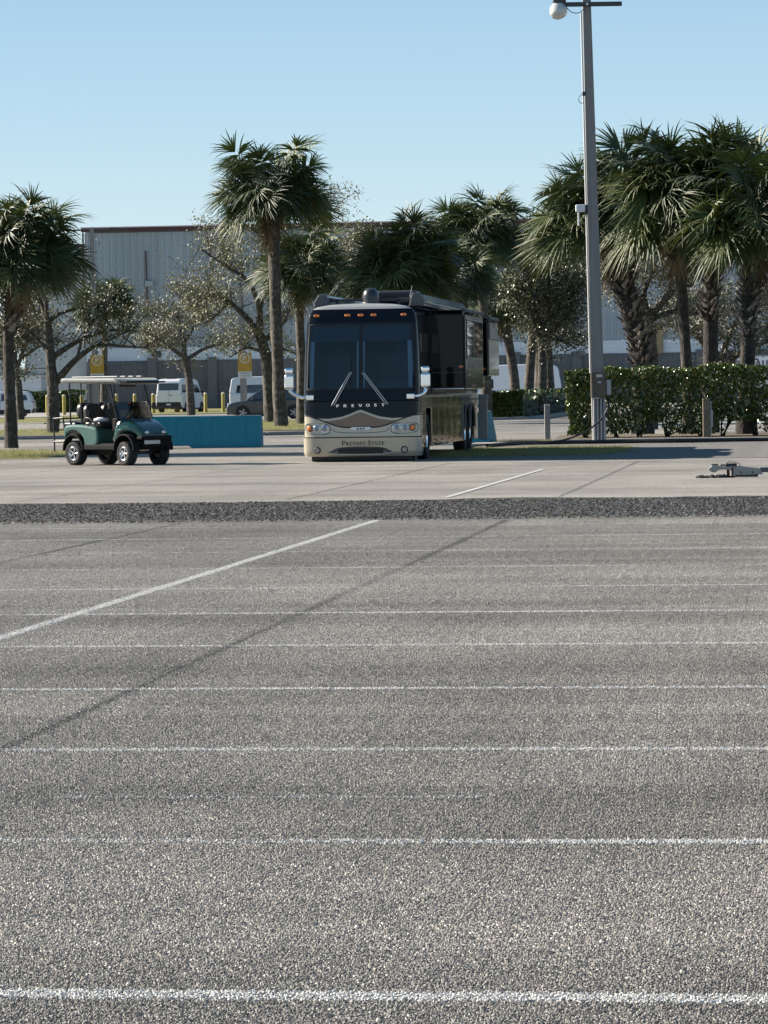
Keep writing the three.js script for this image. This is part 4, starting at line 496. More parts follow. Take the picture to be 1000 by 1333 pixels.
function palm({ spot, path, crown = 1, count = 38, thick = .18, boots = 0, seed, label, tone = 0, open = 0, dead = 4, bare = 0 }) {
  const P = thing('cabbage_palm', label, 'palm tree', [spot[0], 0, spot[1]], TURN, 'cabbage palms round the lot'), r = random(seed);
  const pts = path.map(([x, y], i) => V(x, y, 0)), rad = pts.map((_, i) => thick * (i === 0 ? 1.3 : i === pts.length - 1 ? .95 : 1)); pts[0].y = -.05;
  const T = put('trunk', taperTube(pts, rad, 12, .16, seed), boots > 3 ? DARKTRUNK : TRUNK[tone], P), curve = new THREE.CatmullRomCurve3(pts), len = curve.getLength();
  const rings = Math.round(boots / .14); for (let k = 0; k < rings; k++) { const t = 1 - (k + .5) * .14 / len, c = curve.getPoint(t), n = 8; for (let q = 0; q < n; q++) { if (r() < .18) continue; const a = (q + (k % 2) * .5) / n * 6.283 + r() * .25, m = put('old_leaf_base', bootShape, BOOT[Math.floor(r() * 3)], T), s = .75 + .45 * r(); m.position.set(c.x + Math.sin(a) * thick * .92, c.y - .12, c.z + Math.cos(a) * thick * .92); m.rotation.set(0, a, 0); m.rotateX(.02 + .3 * r()); m.rotateZ((r() - .5) * .7 + ((q + k) % 2 ? .45 : -.45)); m.scale.set(s * 1.35, s, s); } }
  const K = new THREE.Group(); K.name = 'crown'; K.position.copy(pts[pts.length - 1]); P.add(K);
  put('crown_heart', new THREE.SphereGeometry(thick * 1.05, 10, 8).scale(1, 1.5, 1), BOOT[1], K);
  for (let i = 0; i < count; i++) {
    const t = (i + .5) / count, rise = Math.asin(.985 - (1.64 - bare) * t) * 57.3, row = clamp(Math.round((76 - rise) / 18.2), 0, 7), m = put('frond', frondSet[row][Math.floor(r() * 3)], row > 5 && r() < .35 ? FROND_OLIVE : FROND[Math.floor(r() * 4)], K), s = crown * (.86 + .26 * r()) * (row > 5 ? .92 : 1);
    m.rotation.y = i * 2.39996 + (r() - .5) * .5; m.rotateX((r() - .5) * 1.9); m.rotateZ((r() - .5) * .22); m.scale.setScalar(s); m.position.y = .22 * (1 - t) + .05;
  }
  for (let i = 0; i < dead; i++) { const m = put('dead_frond', frondSet[7][i % 3], FROND_DEAD, K); m.rotation.y = r() * 6.28; m.rotateZ(-.4); m.scale.setScalar(crown * .75); }
  return P;
}
palm({ spot: [-23.10, -98.94], path: [[0.00, 0.00], [-0.02, 1.43], [-0.02, 3.25], [0.14, 4.73], [0.29, 5.70]], thick: .17, boots: 2.6, crown: 1.20, count: 109, seed: 1, tone: 1, label: 'cabbage palm with booted trunk on the grass verge beside the golf cart', dead: 3 });
palm({ spot: [-21.18, -139.46], path: [[0.00, 0.00], [-0.09, 2.48], [-0.15, 5.02], [-0.18, 7.56], [-0.24, 9.71]], thick: .24, crown: 1.46, count: 78, seed: 2, label: 'tallest slim cabbage palm with open crown above the motorcoach', dead: 6 });
palm({ spot: [-21.63, -148.48], path: [[0.00, 0.00], [0.04, 2.87], [-0.03, 5.23], [0.13, 6.85]], thick: .2, crown: 1.28, count: 71, seed: 3, label: 'cabbage palm with drooping crown just left of the motorcoach roof behind the tall palm', dead: 3 });
palm({ spot: [-15.65, -139.13], path: [[0.00, 0.00], [-0.08, 3.06], [-0.18, 4.95], [-0.25, 6.46]], thick: .22, crown: 1.46, count: 109, seed: 4, label: 'broad cabbage palm crown rising directly behind the motorcoach roof' });
palm({ spot: [-14.91, -164.40], path: [[0.00, 0.00], [-0.02, 3.64], [-0.20, 6.61], [-0.43, 8.84]], thick: .22, crown: 1.46, count: 103, seed: 5, label: 'higher cabbage palm standing behind the rear end of the motorcoach' });
palm({ spot: [-14.29, -149.37], path: [[0.00, 0.00], [-0.09, 3.44], [-0.26, 5.47], [-0.38, 6.42]], thick: .2, crown: 1.04, count: 78, seed: 6, label: 'small cabbage palm tucked under the higher one behind the motorcoach' });
palm({ spot: [-4.89, -108.20], path: [[0.00, 0.00], [0.03, 2.31], [-0.28, 3.89], [-0.65, 5.36], [-1.21, 6.87]], thick: .3, boots: 5.4, crown: 1.32, count: 103, seed: 7, label: 'leaning cabbage palm with thick booted trunk behind the lamp post' });
palm({ spot: [-3.31, -106.38], path: [[0.00, 0.00], [-0.11, 2.41], [-0.22, 4.56], [-0.27, 5.75], [-0.20, 7.37]], thick: .17, boots: 2.4, crown: 1.56, count: 116, seed: 8, tone: 1, label: 'cabbage palm with slender dark trunk and highest crown behind the tall hedge' });
palm({ spot: [-2.85, -112.48], path: [[0.00, 0.00], [0.04, 2.47], [0.09, 4.74], [0.28, 6.88], [0.33, 7.46]], thick: .25, boots: 4.6, crown: 1.40, count: 109, seed: 9, label: 'cabbage palm with shaggy splayed leaf bases behind the tall hedge' });
palm({ spot: [-1.60, -104.57], path: [[0.00, 0.00], [0.10, 2.39], [0.21, 4.49], [0.41, 5.94], [0.56, 6.64]], thick: .24, boots: 4.6, crown: 1.46, count: 109, seed: 10, tone: 1, label: 'cabbage palm with dark crosshatched trunk beside the white rental truck' });
palm({ spot: [-15.63, -191.51], path: [[0.00, 0.00], [-0.22, 2.51], [-0.54, 4.67], [-0.86, 6.32]], thick: .26, crown: 1.37, count: 74, seed: 11, label: 'leaning bare trunked palm behind the low clipped hedge' });
palm({ spot: [-15.27, -193.57], path: [[0.00, 0.00], [0.21, 2.49], [0.42, 4.67], [0.61, 6.06]], thick: .26, crown: 1.10, count: 46, seed: 12, label: 'bare trunked palm of the tight cluster that stands next to the leaning one' });
palm({ spot: [-14.80, -196.65], path: [[0.00, 0.00], [0.04, 2.53], [0.02, 4.74], [0.09, 6.07]], thick: .25, crown: 1.04, count: 42, seed: 13, label: 'middle palm of the tight cluster of three bare trunks' });
palm({ spot: [-14.02, -195.74], path: [[0.00, 0.00], [-0.10, 2.47], [-0.20, 4.68], [-0.18, 5.83]], thick: .24, crown: 1.04, count: 42, seed: 14, label: 'bare trunked palm of the tight cluster beside the rear of the cargo van' });
palm({ spot: [-26.2, -87.5], path: [[0, 0], [.1, 3], [0, 5.6], [.1, 6.6]], thick: .2, boots: 1.5, crown: 1.46, count: 97, seed: 16, label: 'cabbage palm on the verge beyond the booted one, shading the lane behind the golf cart' });
palm({ spot: [-48.37, -235.89], path: [[0.00, 0.00], [0.06, 4.27], [0.11, 7.78]], thick: .24, crown: 1.40, count: 84, seed: 15, label: 'far small cabbage palm in front of the warehouse wall' });

// ---------------------------------------------------------------- broadleaf trees: trunk with limbs, twigs, and small separate leaves
const OAKBARK = paint(.1, .092, .08, .95, { map: bark, bumpMap: bark, bumpScale: .04 });
const leafPaint = (r, g, b) => paint(r, g, b, .6, { transmission: .4, thickness: 0 });
const LEAF_GREY = leafPaint(.16, .15, .1), LEAF_OLIVE = leafPaint(.15, .155, .065), LEAF_DARK = leafPaint(.07, .085, .035), LEAF_GLOSS = paint(.06, .07, .03, .34, { transmission: .3, thickness: 0 }), LEAF_YELLOW = leafPaint(.24, .24, .08);
function leafCloud(spots, count, size, spread, seed, flat = .7) {
  const r = random(seed), pos = new Float32Array(count * 18), d = V(), e = V(), c = V(); let n = 0;
  for (let i = 0; i < count; i++) { const s = spots[Math.floor(r() * spots.length)], k = spread * (s.w ?? 1); c.set(s.x + (r() + r() + r() - 1.5) * k * 1.3, s.y + (r() + r() + r() - 1.5) * k * flat, s.z + (r() + r() + r() - 1.5) * k * 1.3);
    d.set(r() - .5, r() - .5, r() - .5).normalize(); e.set(r() - .5, r() - .5, r() - .5).cross(d).normalize(); const L = size * (.6 + .8 * r()), w = L * .32; const P = [c.clone().addScaledVector(d, -L / 2), c.clone().addScaledVector(e, w), c.clone().addScaledVector(d, L / 2), c.clone().addScaledVector(e, -w)];
    for (const q of [0, 1, 2, 0, 2, 3]) { pos[n++] = P[q].x; pos[n++] = P[q].y; pos[n++] = P[q].z; } }
  const g = new THREE.BufferGeometry(); g.setAttribute('position', new THREE.BufferAttribute(pos, 3)); g.computeVertexNormals(); return g;
}
function broadleaf({ spot, limbs, label, leaves, leaf = .13, material, seed, spread = .55, twigs = 7, depth = 2.2, group }) {
  const T = thing('broadleaf_tree', label, 'tree', [spot[0], 0, spot[1]], TURN, 'broadleaf trees round the lot'), r = random(seed), tips = [], tubes = [];
  limbs.forEach(({ p, r0, r1 }, li) => {
    const z0 = li ? (r() - .5) * depth : 0, pts = p.map(([x, y], i) => V(x, y, (li ? z0 * i / (p.length - 1) : 0) + (i && i < p.length - 1 ? (r() - .5) * .2 : 0))); if (!li) pts[0].y = -.05;
    const curve = new THREE.CatmullRomCurve3(pts); tubes.push(put(li ? 'limb' : 'trunk', taperTube(pts, [r0, (r0 + r1) / 2, r1], 9, .25, seed + li), OAKBARK, T)); const len = curve.getLength(), n = Math.round(twigs * (li ? 1 : .35) * Math.max(1, len / 2.2)), small = [];
    for (let k = 0; k < n; k++) { const t = (li ? .25 : .6) + (li ? .75 : .4) * r(), a = curve.getPoint(t), tan = curve.getTangent(t), d = V(r() - .5, r() * .75 - .12, r() - .5).normalize().addScaledVector(tan, .6).normalize(), L = (.5 + 1.1 * r()) * Math.min(1.3, .5 + len * .18), b = a.clone().addScaledVector(d, L * .55).add(V((r() - .5) * .25, (r() - .5) * .2, (r() - .5) * .25)), e = a.clone().addScaledVector(d, L).add(V(0, -.08 * L + .2 * (r() - .3), 0)); small.push(rod(a, b, .028, .018, 5), rod(b, e, .018, .007, 4)); tips.push(b, e, e);
      for (let q = 0; q < 3; q++) { const f = b.clone().lerp(e, r()), g = f.clone().add(V(r() - .5, r() * .7 - .25, r() - .5).multiplyScalar(L * .9)); small.push(rod(f, g, .01, .004, 3)); tips.push(g, f.clone().lerp(g, .6)); } }
    if (small.length) put('twigs', join(small), OAKBARK, tubes[tubes.length - 1]).userData.kind = 'stuff';
  });
  const share = Array.isArray(material) ? material : [material]; share.forEach((m, i) => { put('foliage', leafCloud(tips, Math.round(leaves / share.length), leaf, spread, seed * 7 + i), m, T).userData.kind = 'stuff'; });
  return T;
}
broadleaf({ spot: [-28.16, -127.53], seed: 31, leaves: 4300, leaf: 0.094, material: [LEAF_GREY, LEAF_OLIVE, LEAF_DARK], spread: 0.43, label: 'sparse tree with long low limbs behind the golf cart', limbs: [
  { p: [[0.00, 0.00], [0.05, 1.37], [-0.02, 2.84], [-0.14, 4.30]], r0: .27, r1: .16 }, { p: [[0.12, 1.96], [0.65, 2.59], [1.30, 3.14], [1.78, 3.40], [2.74, 3.35], [3.73, 3.25]], r0: .15, r1: .03 }, { p: [[0.01, 2.95], [0.69, 3.38], [1.46, 3.75], [2.43, 3.97], [3.30, 3.90]], r0: .12, r1: .03 },
  { p: [[1.78, 3.40], [2.60, 3.74], [3.45, 4.10]], r0: .07, r1: .02 }, { p: [[-0.14, 4.30], [0.33, 4.59], [0.92, 4.79], [1.71, 4.92]], r0: .1, r1: .025 }, { p: [[-0.14, 4.30], [-0.34, 5.04], [-0.59, 5.71]], r0: .09, r1: .03 }, { p: [[-0.14, 4.30], [-0.10, 5.33], [0.06, 6.49]], r0: .1, r1: .03 }, { p: [[-0.04, 3.13], [-0.56, 3.72], [-1.08, 4.17], [-1.72, 4.33]], r0: .08, r1: .02 }, { p: [[0.95, 2.82], [1.25, 3.70], [1.70, 4.33], [2.15, 4.71]], r0: .06, r1: .02 }] });
broadleaf({ spot: [-39.67, -221.83], seed: 32, leaves: 12350, leaf: 0.144, material: [LEAF_GREY, LEAF_OLIVE, LEAF_GREY], spread: 0.59, twigs: 8, depth: 5, label: 'small round sparse tree in front of the white passenger van', limbs: [
  { p: [[0.00, 0.00], [-0.07, 2.03], [-0.35, 3.96]], r0: .3, r1: .2 }, { p: [[-0.35, 3.85], [-1.10, 4.32], [-1.80, 4.89], [-2.91, 5.61]], r0: .16, r1: .04 }, { p: [[-0.25, 3.65], [0.72, 4.29], [1.89, 4.68], [3.26, 5.02]], r0: .16, r1: .04 }, { p: [[-0.35, 3.96], [-0.48, 5.07], [-0.77, 6.59], [-0.34, 7.80]], r0: .18, r1: .04 }, { p: [[-0.39, 4.82], [0.65, 6.07], [1.93, 7.06]], r0: .12, r1: .03 }, { p: [[-0.39, 4.66], [-1.64, 5.85], [-2.63, 6.87]], r0: .12, r1: .03 }, { p: [[-0.43, 5.58], [0.40, 6.83], [0.77, 7.99]], r0: .1, r1: .03 }, { p: [[-1.10, 4.32], [-2.16, 4.59], [-3.42, 4.81]], r0: .08, r1: .03 }] });
broadleaf({ spot: [-24.50, -158.20], seed: 33, leaves: 11500, leaf: 0.108, material: [LEAF_GREY, LEAF_OLIVE, LEAF_GREY, LEAF_YELLOW], spread: 0.50, twigs: 8, depth: 4, label: 'wide thin leaved tree spreading behind the tall slim palm', limbs: [
  { p: [[0.00, 0.00], [-0.08, 1.77], [-0.24, 3.39], [-0.51, 4.29]], r0: .32, r1: .22 }, { p: [[-0.51, 4.29], [-1.04, 4.95], [-1.90, 5.75], [-2.69, 6.05], [-3.45, 5.70]], r0: .19, r1: .04 }, { p: [[-0.48, 4.22], [-0.46, 5.55], [-1.02, 6.75], [-1.95, 7.37], [-3.16, 8.22]], r0: .17, r1: .03 }, { p: [[-1.45, 7.12], [-2.33, 7.99], [-3.15, 8.80]], r0: .08, r1: .02 }, { p: [[-0.46, 5.37], [0.07, 7.17], [-0.16, 8.61], [-1.05, 9.34]], r0: .12, r1: .03 }, { p: [[-0.23, 3.93], [0.61, 4.64], [1.13, 5.64]], r0: .13, r1: .03 }, { p: [[-0.03, 5.73], [1.44, 7.51], [2.36, 9.11], [2.99, 9.93]], r0: .12, r1: .02 }, { p: [[-0.24, 3.39], [-1.14, 3.58], [-1.86, 3.16]], r0: .1, r1: .03 }, { p: [[-0.17, 3.21], [0.73, 3.48], [1.45, 3.11]], r0: .1, r1: .03 }, { p: [[-1.90, 5.75], [-2.74, 4.97], [-3.82, 4.52]], r0: .08, r1: .02 }] });
broadleaf({ spot: [-13.59, -181.69], seed: 34, leaves: 24000, leaf: 0.144, material: [LEAF_GLOSS, LEAF_DARK, LEAF_GLOSS, LEAF_OLIVE], spread: 0.8, twigs: 8, depth: 4, label: 'dense glossy leaved tree above the cluster of bare palm trunks', limbs: [
  { p: [[0.00, 0.00], [0.12, 2.54], [0.06, 4.18]], r0: .3, r1: .2 }, { p: [[0.06, 3.97], [-0.49, 5.41], [-0.88, 7.06], [-0.69, 8.69]], r0: .16, r1: .04 }, { p: [[0.06, 4.10], [0.53, 5.81], [0.44, 7.86], [0.18, 9.42]], r0: .16, r1: .04 }, { p: [[0.14, 3.97], [1.14, 4.98], [2.05, 5.79]], r0: .14, r1: .04 }, { p: [[0.15, 4.79], [1.56, 6.20], [2.19, 6.93]], r0: .12, r1: .03 }, { p: [[0.07, 4.59], [-0.28, 6.23], [-0.46, 7.87]], r0: .12, r1: .03 }, { p: [[-0.09, 5.00], [-1.10, 5.83], [-1.38, 6.45]], r0: .12, r1: .03 }, { p: [[0.55, 4.17], [1.33, 3.95], [1.73, 3.74]], r0: .1, r1: .03 }, { p: [[0.42, 6.43], [1.38, 7.44], [1.67, 8.05]], r0: .1, r1: .03 }] });
broadleaf({ spot: [-5.25, -122.26], seed: 35, leaves: 9880, leaf: 0.094, material: [LEAF_GREY, LEAF_DARK, LEAF_OLIVE], spread: 0.46, twigs: 8, depth: 3, label: 'forked grey trunked tree beside the leaning booted palm', limbs: [
  { p: [[0.00, 0.00], [0.08, 1.70], [0.04, 3.07], [-0.02, 4.04]], r0: .32, r1: .24 }, { p: [[-0.02, 4.01], [-0.51, 4.68], [-1.03, 4.88], [-1.52, 5.24]], r0: .16, r1: .05 }, { p: [[0.03, 4.06], [0.50, 4.50], [1.06, 4.98], [1.70, 5.19]], r0: .17, r1: .05 }, { p: [[-0.02, 4.04], [-0.15, 4.86], [0.19, 5.68], [0.09, 6.37]], r0: .13, r1: .04 }, { p: [[0.50, 4.50], [0.79, 5.26], [0.69, 6.09]], r0: .1, r1: .03 }, { p: [[0.06, 3.90], [0.99, 4.21], [1.68, 4.09], [2.37, 4.36]], r0: .12, r1: .04 }, { p: [[-0.51, 4.68], [-0.77, 5.56], [-0.96, 5.97]], r0: .08, r1: .03 }] });
broadleaf({ spot: [-3.47, -150.68], seed: 36, leaves: 12350, leaf: 0.115, material: [LEAF_GREY, LEAF_GREY, LEAF_DARK], spread: 0.56, twigs: 8, depth: 4, label: 'grey limbed spreading tree behind the palms, reaching toward the rental truck', limbs: [
  { p: [[0.00, 0.00], [-0.01, 1.35], [0.13, 2.19]], r0: .3, r1: .22 }, { p: [[0.13, 2.12], [0.72, 2.79], [1.50, 3.19], [2.45, 3.51]], r0: .2, r1: .06 }, { p: [[0.06, 2.02], [-0.53, 3.21], [-0.96, 3.90], [-1.80, 4.25]], r0: .18, r1: .04 }, { p: [[0.13, 2.19], [0.39, 3.54], [0.91, 4.54], [1.76, 5.04]], r0: .16, r1: .04 }, { p: [[0.89, 2.86], [1.91, 3.85], [2.67, 4.69]], r0: .12, r1: .03 }, { p: [[0.07, 2.53], [-0.28, 3.89], [0.24, 5.06]], r0: .12, r1: .03 }, { p: [[0.39, 3.54], [-0.61, 4.74], [-1.11, 5.08]], r0: .1, r1: .03 }] });
broadleaf({ spot: [-46.31, -200.88], seed: 37, leaves: 10450, leaf: 0.144, material: [LEAF_GREY, LEAF_DARK], spread: 0.62, twigs: 8, depth: 5, label: 'grey leaved tree behind the white sport utility vehicle', limbs: [
  { p: [[0.00, 0.00], [-0.06, 1.89], [-0.23, 3.05]], r0: .24, r1: .18 }, { p: [[-0.23, 2.96], [-0.95, 4.44], [-1.72, 5.38]], r0: .14, r1: .04 }, { p: [[-0.19, 3.05], [0.43, 4.42], [1.05, 5.57], [1.39, 6.49]], r0: .14, r1: .04 }, { p: [[-0.19, 3.14], [-0.25, 4.89], [0.23, 6.50]], r0: .14, r1: .04 }, { p: [[0.19, 3.73], [1.36, 4.41], [2.51, 4.49]], r0: .1, r1: .03 }, { p: [[-0.18, 3.51], [-1.19, 3.75], [-2.12, 3.54]], r0: .1, r1: .03 }] });
broadleaf({ spot: [-24.21, -188.46], seed: 38, leaves: 10450, leaf: 0.137, material: [LEAF_GREY, LEAF_OLIVE], spread: 0.59, twigs: 8, depth: 4, label: 'olive leaved tree filling the gap above the motorcoach front', limbs: [
  { p: [[0.00, 0.00], [0.04, 2.69], [-0.02, 4.83]], r0: .28, r1: .2 }, { p: [[-0.02, 4.75], [-0.60, 6.12], [-0.87, 7.62], [-0.64, 8.90]], r0: .15, r1: .04 }, { p: [[-0.02, 4.83], [0.18, 6.54], [0.03, 8.25], [0.30, 9.19]], r0: .15, r1: .04 }, { p: [[-0.02, 4.83], [1.03, 6.10], [1.69, 7.16]], r0: .14, r1: .04 }, { p: [[-0.26, 5.48], [-1.32, 6.35], [-1.95, 7.00]], r0: .12, r1: .03 }] });

// ---------------------------------------------------------------- hedges
const HEDGE = [[.08, .12, .018], [.14, .18, .03], [.05, .08, .014]].map(([r, g, b]) => paint(r, g, b, .33, { transmission: .3, thickness: 0, clearcoat: .6, clearcoatRoughness: .15 }));
function hedgeLeaves(w, h, d, count, size, seed, bottom, core) {
  const r = random(seed), pos = new Float32Array(count * 18), a = V(), b = V(), c = V(); let n = 0;
  for (let i = 0; i < count; i++) { const f = r(); let x = (r() - .5) * w, y = bottom + r() * (h - bottom), z = (r() - .5) * d; const deep = r() * r() * core; if (f < .5) z = d / 2 - deep; else if (f < .75) y = h - deep; else if (f < .83) x = -w / 2 + deep; else if (f < .9) z = -d / 2 + deep;
    const lump = .22 * (n32(x * 1.3 + 5, y * 1.7) - .5); z += lump; y += .2 * (n32(x * 1.6, 3) - .5) * (y / h); x += .2 * (n32(y * 2, z) - .5); if (y < bottom + .35 && n32(x * 1.1 + 9, 2) > .42 + .4 * r() && x > -w / 2 + .5) { y += .35 + .3 * r(); z -= .3 * r(); }
    c.set(x, y, z); a.set(r() - .5, r() * .8, r() - .35).normalize(); b.set(r() - .5, r() - .5, r() - .5).cross(a).normalize(); const L = size * (.6 + .7 * r()), W = L * .3, P = [c.clone().addScaledVector(a, -L / 2), c.clone().addScaledVector(b, W), c.clone().addScaledVector(a, L / 2), c.clone().addScaledVector(b, -W)]; for (const q of [0, 1, 2, 0, 2, 3]) { pos[n++] = P[q].x; pos[n++] = P[q].y; pos[n++] = P[q].z; } }
  const g = new THREE.BufferGeometry(); g.setAttribute('position', new THREE.BufferAttribute(pos, 3)); g.computeVertexNormals(); return g;
}
{ const H = thing('tall_hedge', 'tall clipped glossy green hedge beside the lamp post', 'hedge', [-.55, 0, -101.4]), r = random(61);
  [15000, 11000, 12000].forEach((n, i) => { put('foliage', hedgeLeaves(12.4, 2.12, 1.9, n, .115, 70 + i, .16, .75), HEDGE[i], H).userData.kind = 'stuff'; });
  for (let k = 0; k < 15; k++) { const x = -5.7 + k * .83 + (r() - .5) * .3, list = []; for (let q = 0; q < 5; q++) { const b = V(x + (r() - .5) * .9, .6 + .3 * r(), (r() - .5) * .7), e = b.clone().add(V((r() - .5) * .6, .5 + .3 * r(), (r() - .5) * .5)); list.push(rod(V(x + (r() - .5) * .15, .02, (r() - .5) * .2), b, .03, .022, 6), rod(b, e, .02, .01, 5)); } put('stem', join(list), OAKBARK, H); } }
{ const H = thing('low_hedge', 'low boxy clipped hedge in front of the bare palm trunks', 'hedge', [-14.2, 0, -184.5]); [6500, 6500].forEach((n, i) => { put('foliage', hedgeLeaves(1.9, 1.35, 38, n, .2, 80 + i, .1, .4), HEDGE[i * 2], H).userData.kind = 'stuff'; }); put('dark_core_box', soft(1.2, .9, 37, 0, .55, 0, .1), paint(.02, .025, .012, .95), H); const r = random(15); for (let k = 0; k < 10; k++) put('stem', rod(V((r() - .5) * .6, .02, -17 + k * 3.7), V((r() - .5) * .6, .7, -17 + k * 3.7), .04, .03, 6), OAKBARK, H); }  // solid dark box fills the middle of the leaf shell
{ const H = thing('screen_hedge', 'dark clipped hedge behind the yellow bollards at the white shed', 'hedge', [-64.5, 0, -266]); [4200, 3200].forEach((n, i) => { put('foliage', hedgeLeaves(17, 1.75, 1.6, n, .26, 90 + i, .05, .3), HEDGE[i * 2], H).userData.kind = 'stuff'; }); put('dark_core_box', soft(16.4, 1.4, 1, 0, .75, 0, .1), paint(.02, .025, .012, .95), H); }  // same solid dark filling behind these leaves

// ---------------------------------------------------------------- concrete lamp post with its electrical gear
{
  const L = thing('lamp_post', 'tall square concrete lamp post with crossarm, globe lamp and brown electrical panel', 'lamp post', [-5.47, 0, -94.68], TURN);
  const POST = paint(.26, .255, .245, .9, { map: wear, bumpMap: grit, bumpScale: .004 });
  { const g = new THREE.BoxGeometry(1, 12.3, 1, 1, 16, 1), p = g.attributes.position; for (let i = 0; i < p.count; i++) { const t = (p.getY(i) + 6.15) / 12.3, w = .37 - .15 * t; p.setXYZ(i, p.getX(i) * w - .2 * t, p.getY(i) + 6.15, p.getZ(i) * w); } g.computeVertexNormals(); put('pole', g, POST, L); }
  const DARK = paint(.05, .05, .055, .55), arm = put('crossarm', soft(1.76, .12, .12, -.12, 12.1, .18, .015), DARK, L); put('arm_bolt', new THREE.CylinderGeometry(.04, .04, .3, 10).rotateX(Math.PI / 2).translate(-.2, 12.1, .1), STEEL, arm);
  const lamp = put('lamp_housing', join([soft(.36, .26, .3, -.96, 12.28, .18, .04), new THREE.CylinderGeometry(.1, .14, .14, 16).translate(-1.0, 12.1, .18)]), DARK, L); put('globe_reflector', new THREE.LatheGeometry([[.1, .12], [.2, .05], [.25, -.1], [.25, -.16], [.2, -.27], [.1, -.33], [0, -.34]].map(([a, b]) => new THREE.Vector2(a, b)), 28).rotateZ(.35).translate(-1.03, 12.03, .18), paint(.62, .62, .6, .22, { clearcoat: .6, transmission: .15 }), lamp);
  put('lamp_cable', tube([[-.8, 12.06, .2], [-.62, 11.88, .2], [-.42, 11.87, .2], [-.28, 11.98, .16]], .012), BLACK, L);
  const sb = put('sensor_bracket', soft(.09, .12, .08, -.31, 9.65, .12, .01), DARK, L); put('sensor_wire', tube([[-.36, 9.66, .12], [-.46, 9.52, .12], [-.42, 9.4, .12], [-.3, 9.4, .12]], .009), BLACK, sb);
  const cam = put('radio_unit', soft(.26, .2, .2, -.45, 6.5, .1, .03), paint(.66, .67, .68, .4), L); put('unit_mount', soft(.08, .26, .14, -.29, 6.46, .1, .01), BLACK, cam); put('unit_antenna', rod(V(-.5, 6.4, .1), V(-.5, 6.02, .1), .025), paint(.66, .67, .68, .4), cam);
  put('edge_conduit', rod(V(-.225, 1.95, .1), V(-.36, 11.9, .06), .026), paint(.6, .6, .58, .5), L);
  const BROWNBOX = paint(.11, .085, .065, .6, { map: wear }), panel = put('electrical_panel', soft(.4, .72, .22, -.03, 1.62, .28, .015), BROWNBOX, L); put('panel_door', soft(.36, .38, .02, -.03, 1.48, .398, .008), paint(.12, .095, .07, .6, { map: wear }), panel); put('panel_label', soft(.17, .08, .006, 0, 1.87, .395, .002), paint(.5, .5, .48, .6), panel); put('panel_label', soft(.1, .06, .006, 0, 1.68, .395, .002), paint(.6, .6, .58, .6), panel); put('panel_lock', soft(.05, .05, .02, -.12, 1.38, .412, .005), BLACK, panel); put('panel_flange', soft(.2, .03, .24, -.1, 1.255, .28, .005), STEEL, panel);
  put('side_switch_box', soft(.13, .42, .2, .26, 1.55, .2, .015), GALVANISED, L);
  for (const x of [-.14, -.05, .05, .14]) put('conduit', new THREE.CylinderGeometry(.035, .035, 1.26, 12).translate(x, .62, .24), GALVANISED, L);
}
tag(put('power_cord', new THREE.TubeGeometry(new THREE.CatmullRomCurve3([V(-5.2, 1.25, -94.5), V(-5.18, 1.05, -94.35), V(-5.35, .7, -94.2), V(-5.8, .34, -93.9), V(-6.3, .14, -93.5), V(-6.8, .06, -93.2), V(-7.4, .05, -92.6), V(-8.1, .06, -91.5), V(-8.4, .07, -89), V(-8.3, .05, -86), V(-8.35, .5, -84.6)]), 90, .026, 8), BLACK), 'black power cord hanging from the electrical panel to the motorcoach', 'power cord');
tag(put('black_tube', new THREE.TubeGeometry(new THREE.CatmullRomCurve3([V(-8.2, .05, -90.5), V(-7.6, .06, -92.6), V(-6.6, .06, -93.45), V(-5, .06, -93.9), V(-3, .06, -93.8), V(-.6, .06, -93.9), V(2, .06, -93.75), V(6, .06, -93.9), V(12, .06, -93.8)]), 120, .05, 8), BLACK), 'thick black tube lying along the kerb in front of the tall hedge', 'black_tube');  // plain black tube that draws the dark line along the kerb
// posts in front of the hedge
{ const p = thing('steel_post', 'short square grey post standing alone beside the driveway', 'post', [-7.28, -99.85][0] === undefined ? [0, 0, 0] : [[-7.28, -99.85][0], 0, [-7.28, -99.85][1]], TURN); put('shaft', soft(.16, 1.08, .16, 0, .54, 0, .012), paint(.27, .26, .24, .85, { map: wear, bumpMap: grit, bumpScale: .004 }), p); put('cap_band', soft(.17, .04, .17, 0, 1.06, 0, .006), STEEL, p); }
{ const p = thing('wooden_post', 'weathered post with a steel channel in front of the tall hedge', 'post', [[-2.63, -99.41][0], 0, [-2.63, -99.41][1]], TURN); put('shaft', soft(.2, 1.18, .16, 0, .59, 0, .012), paint(.22, .19, .15, .9, { map: bark }), p); put('steel_channel', join([box(.03, 1.1, .05, .13, .56, .03), box(.05, .5, .02, .16, .6, .05)]), GALVANISED, p); }
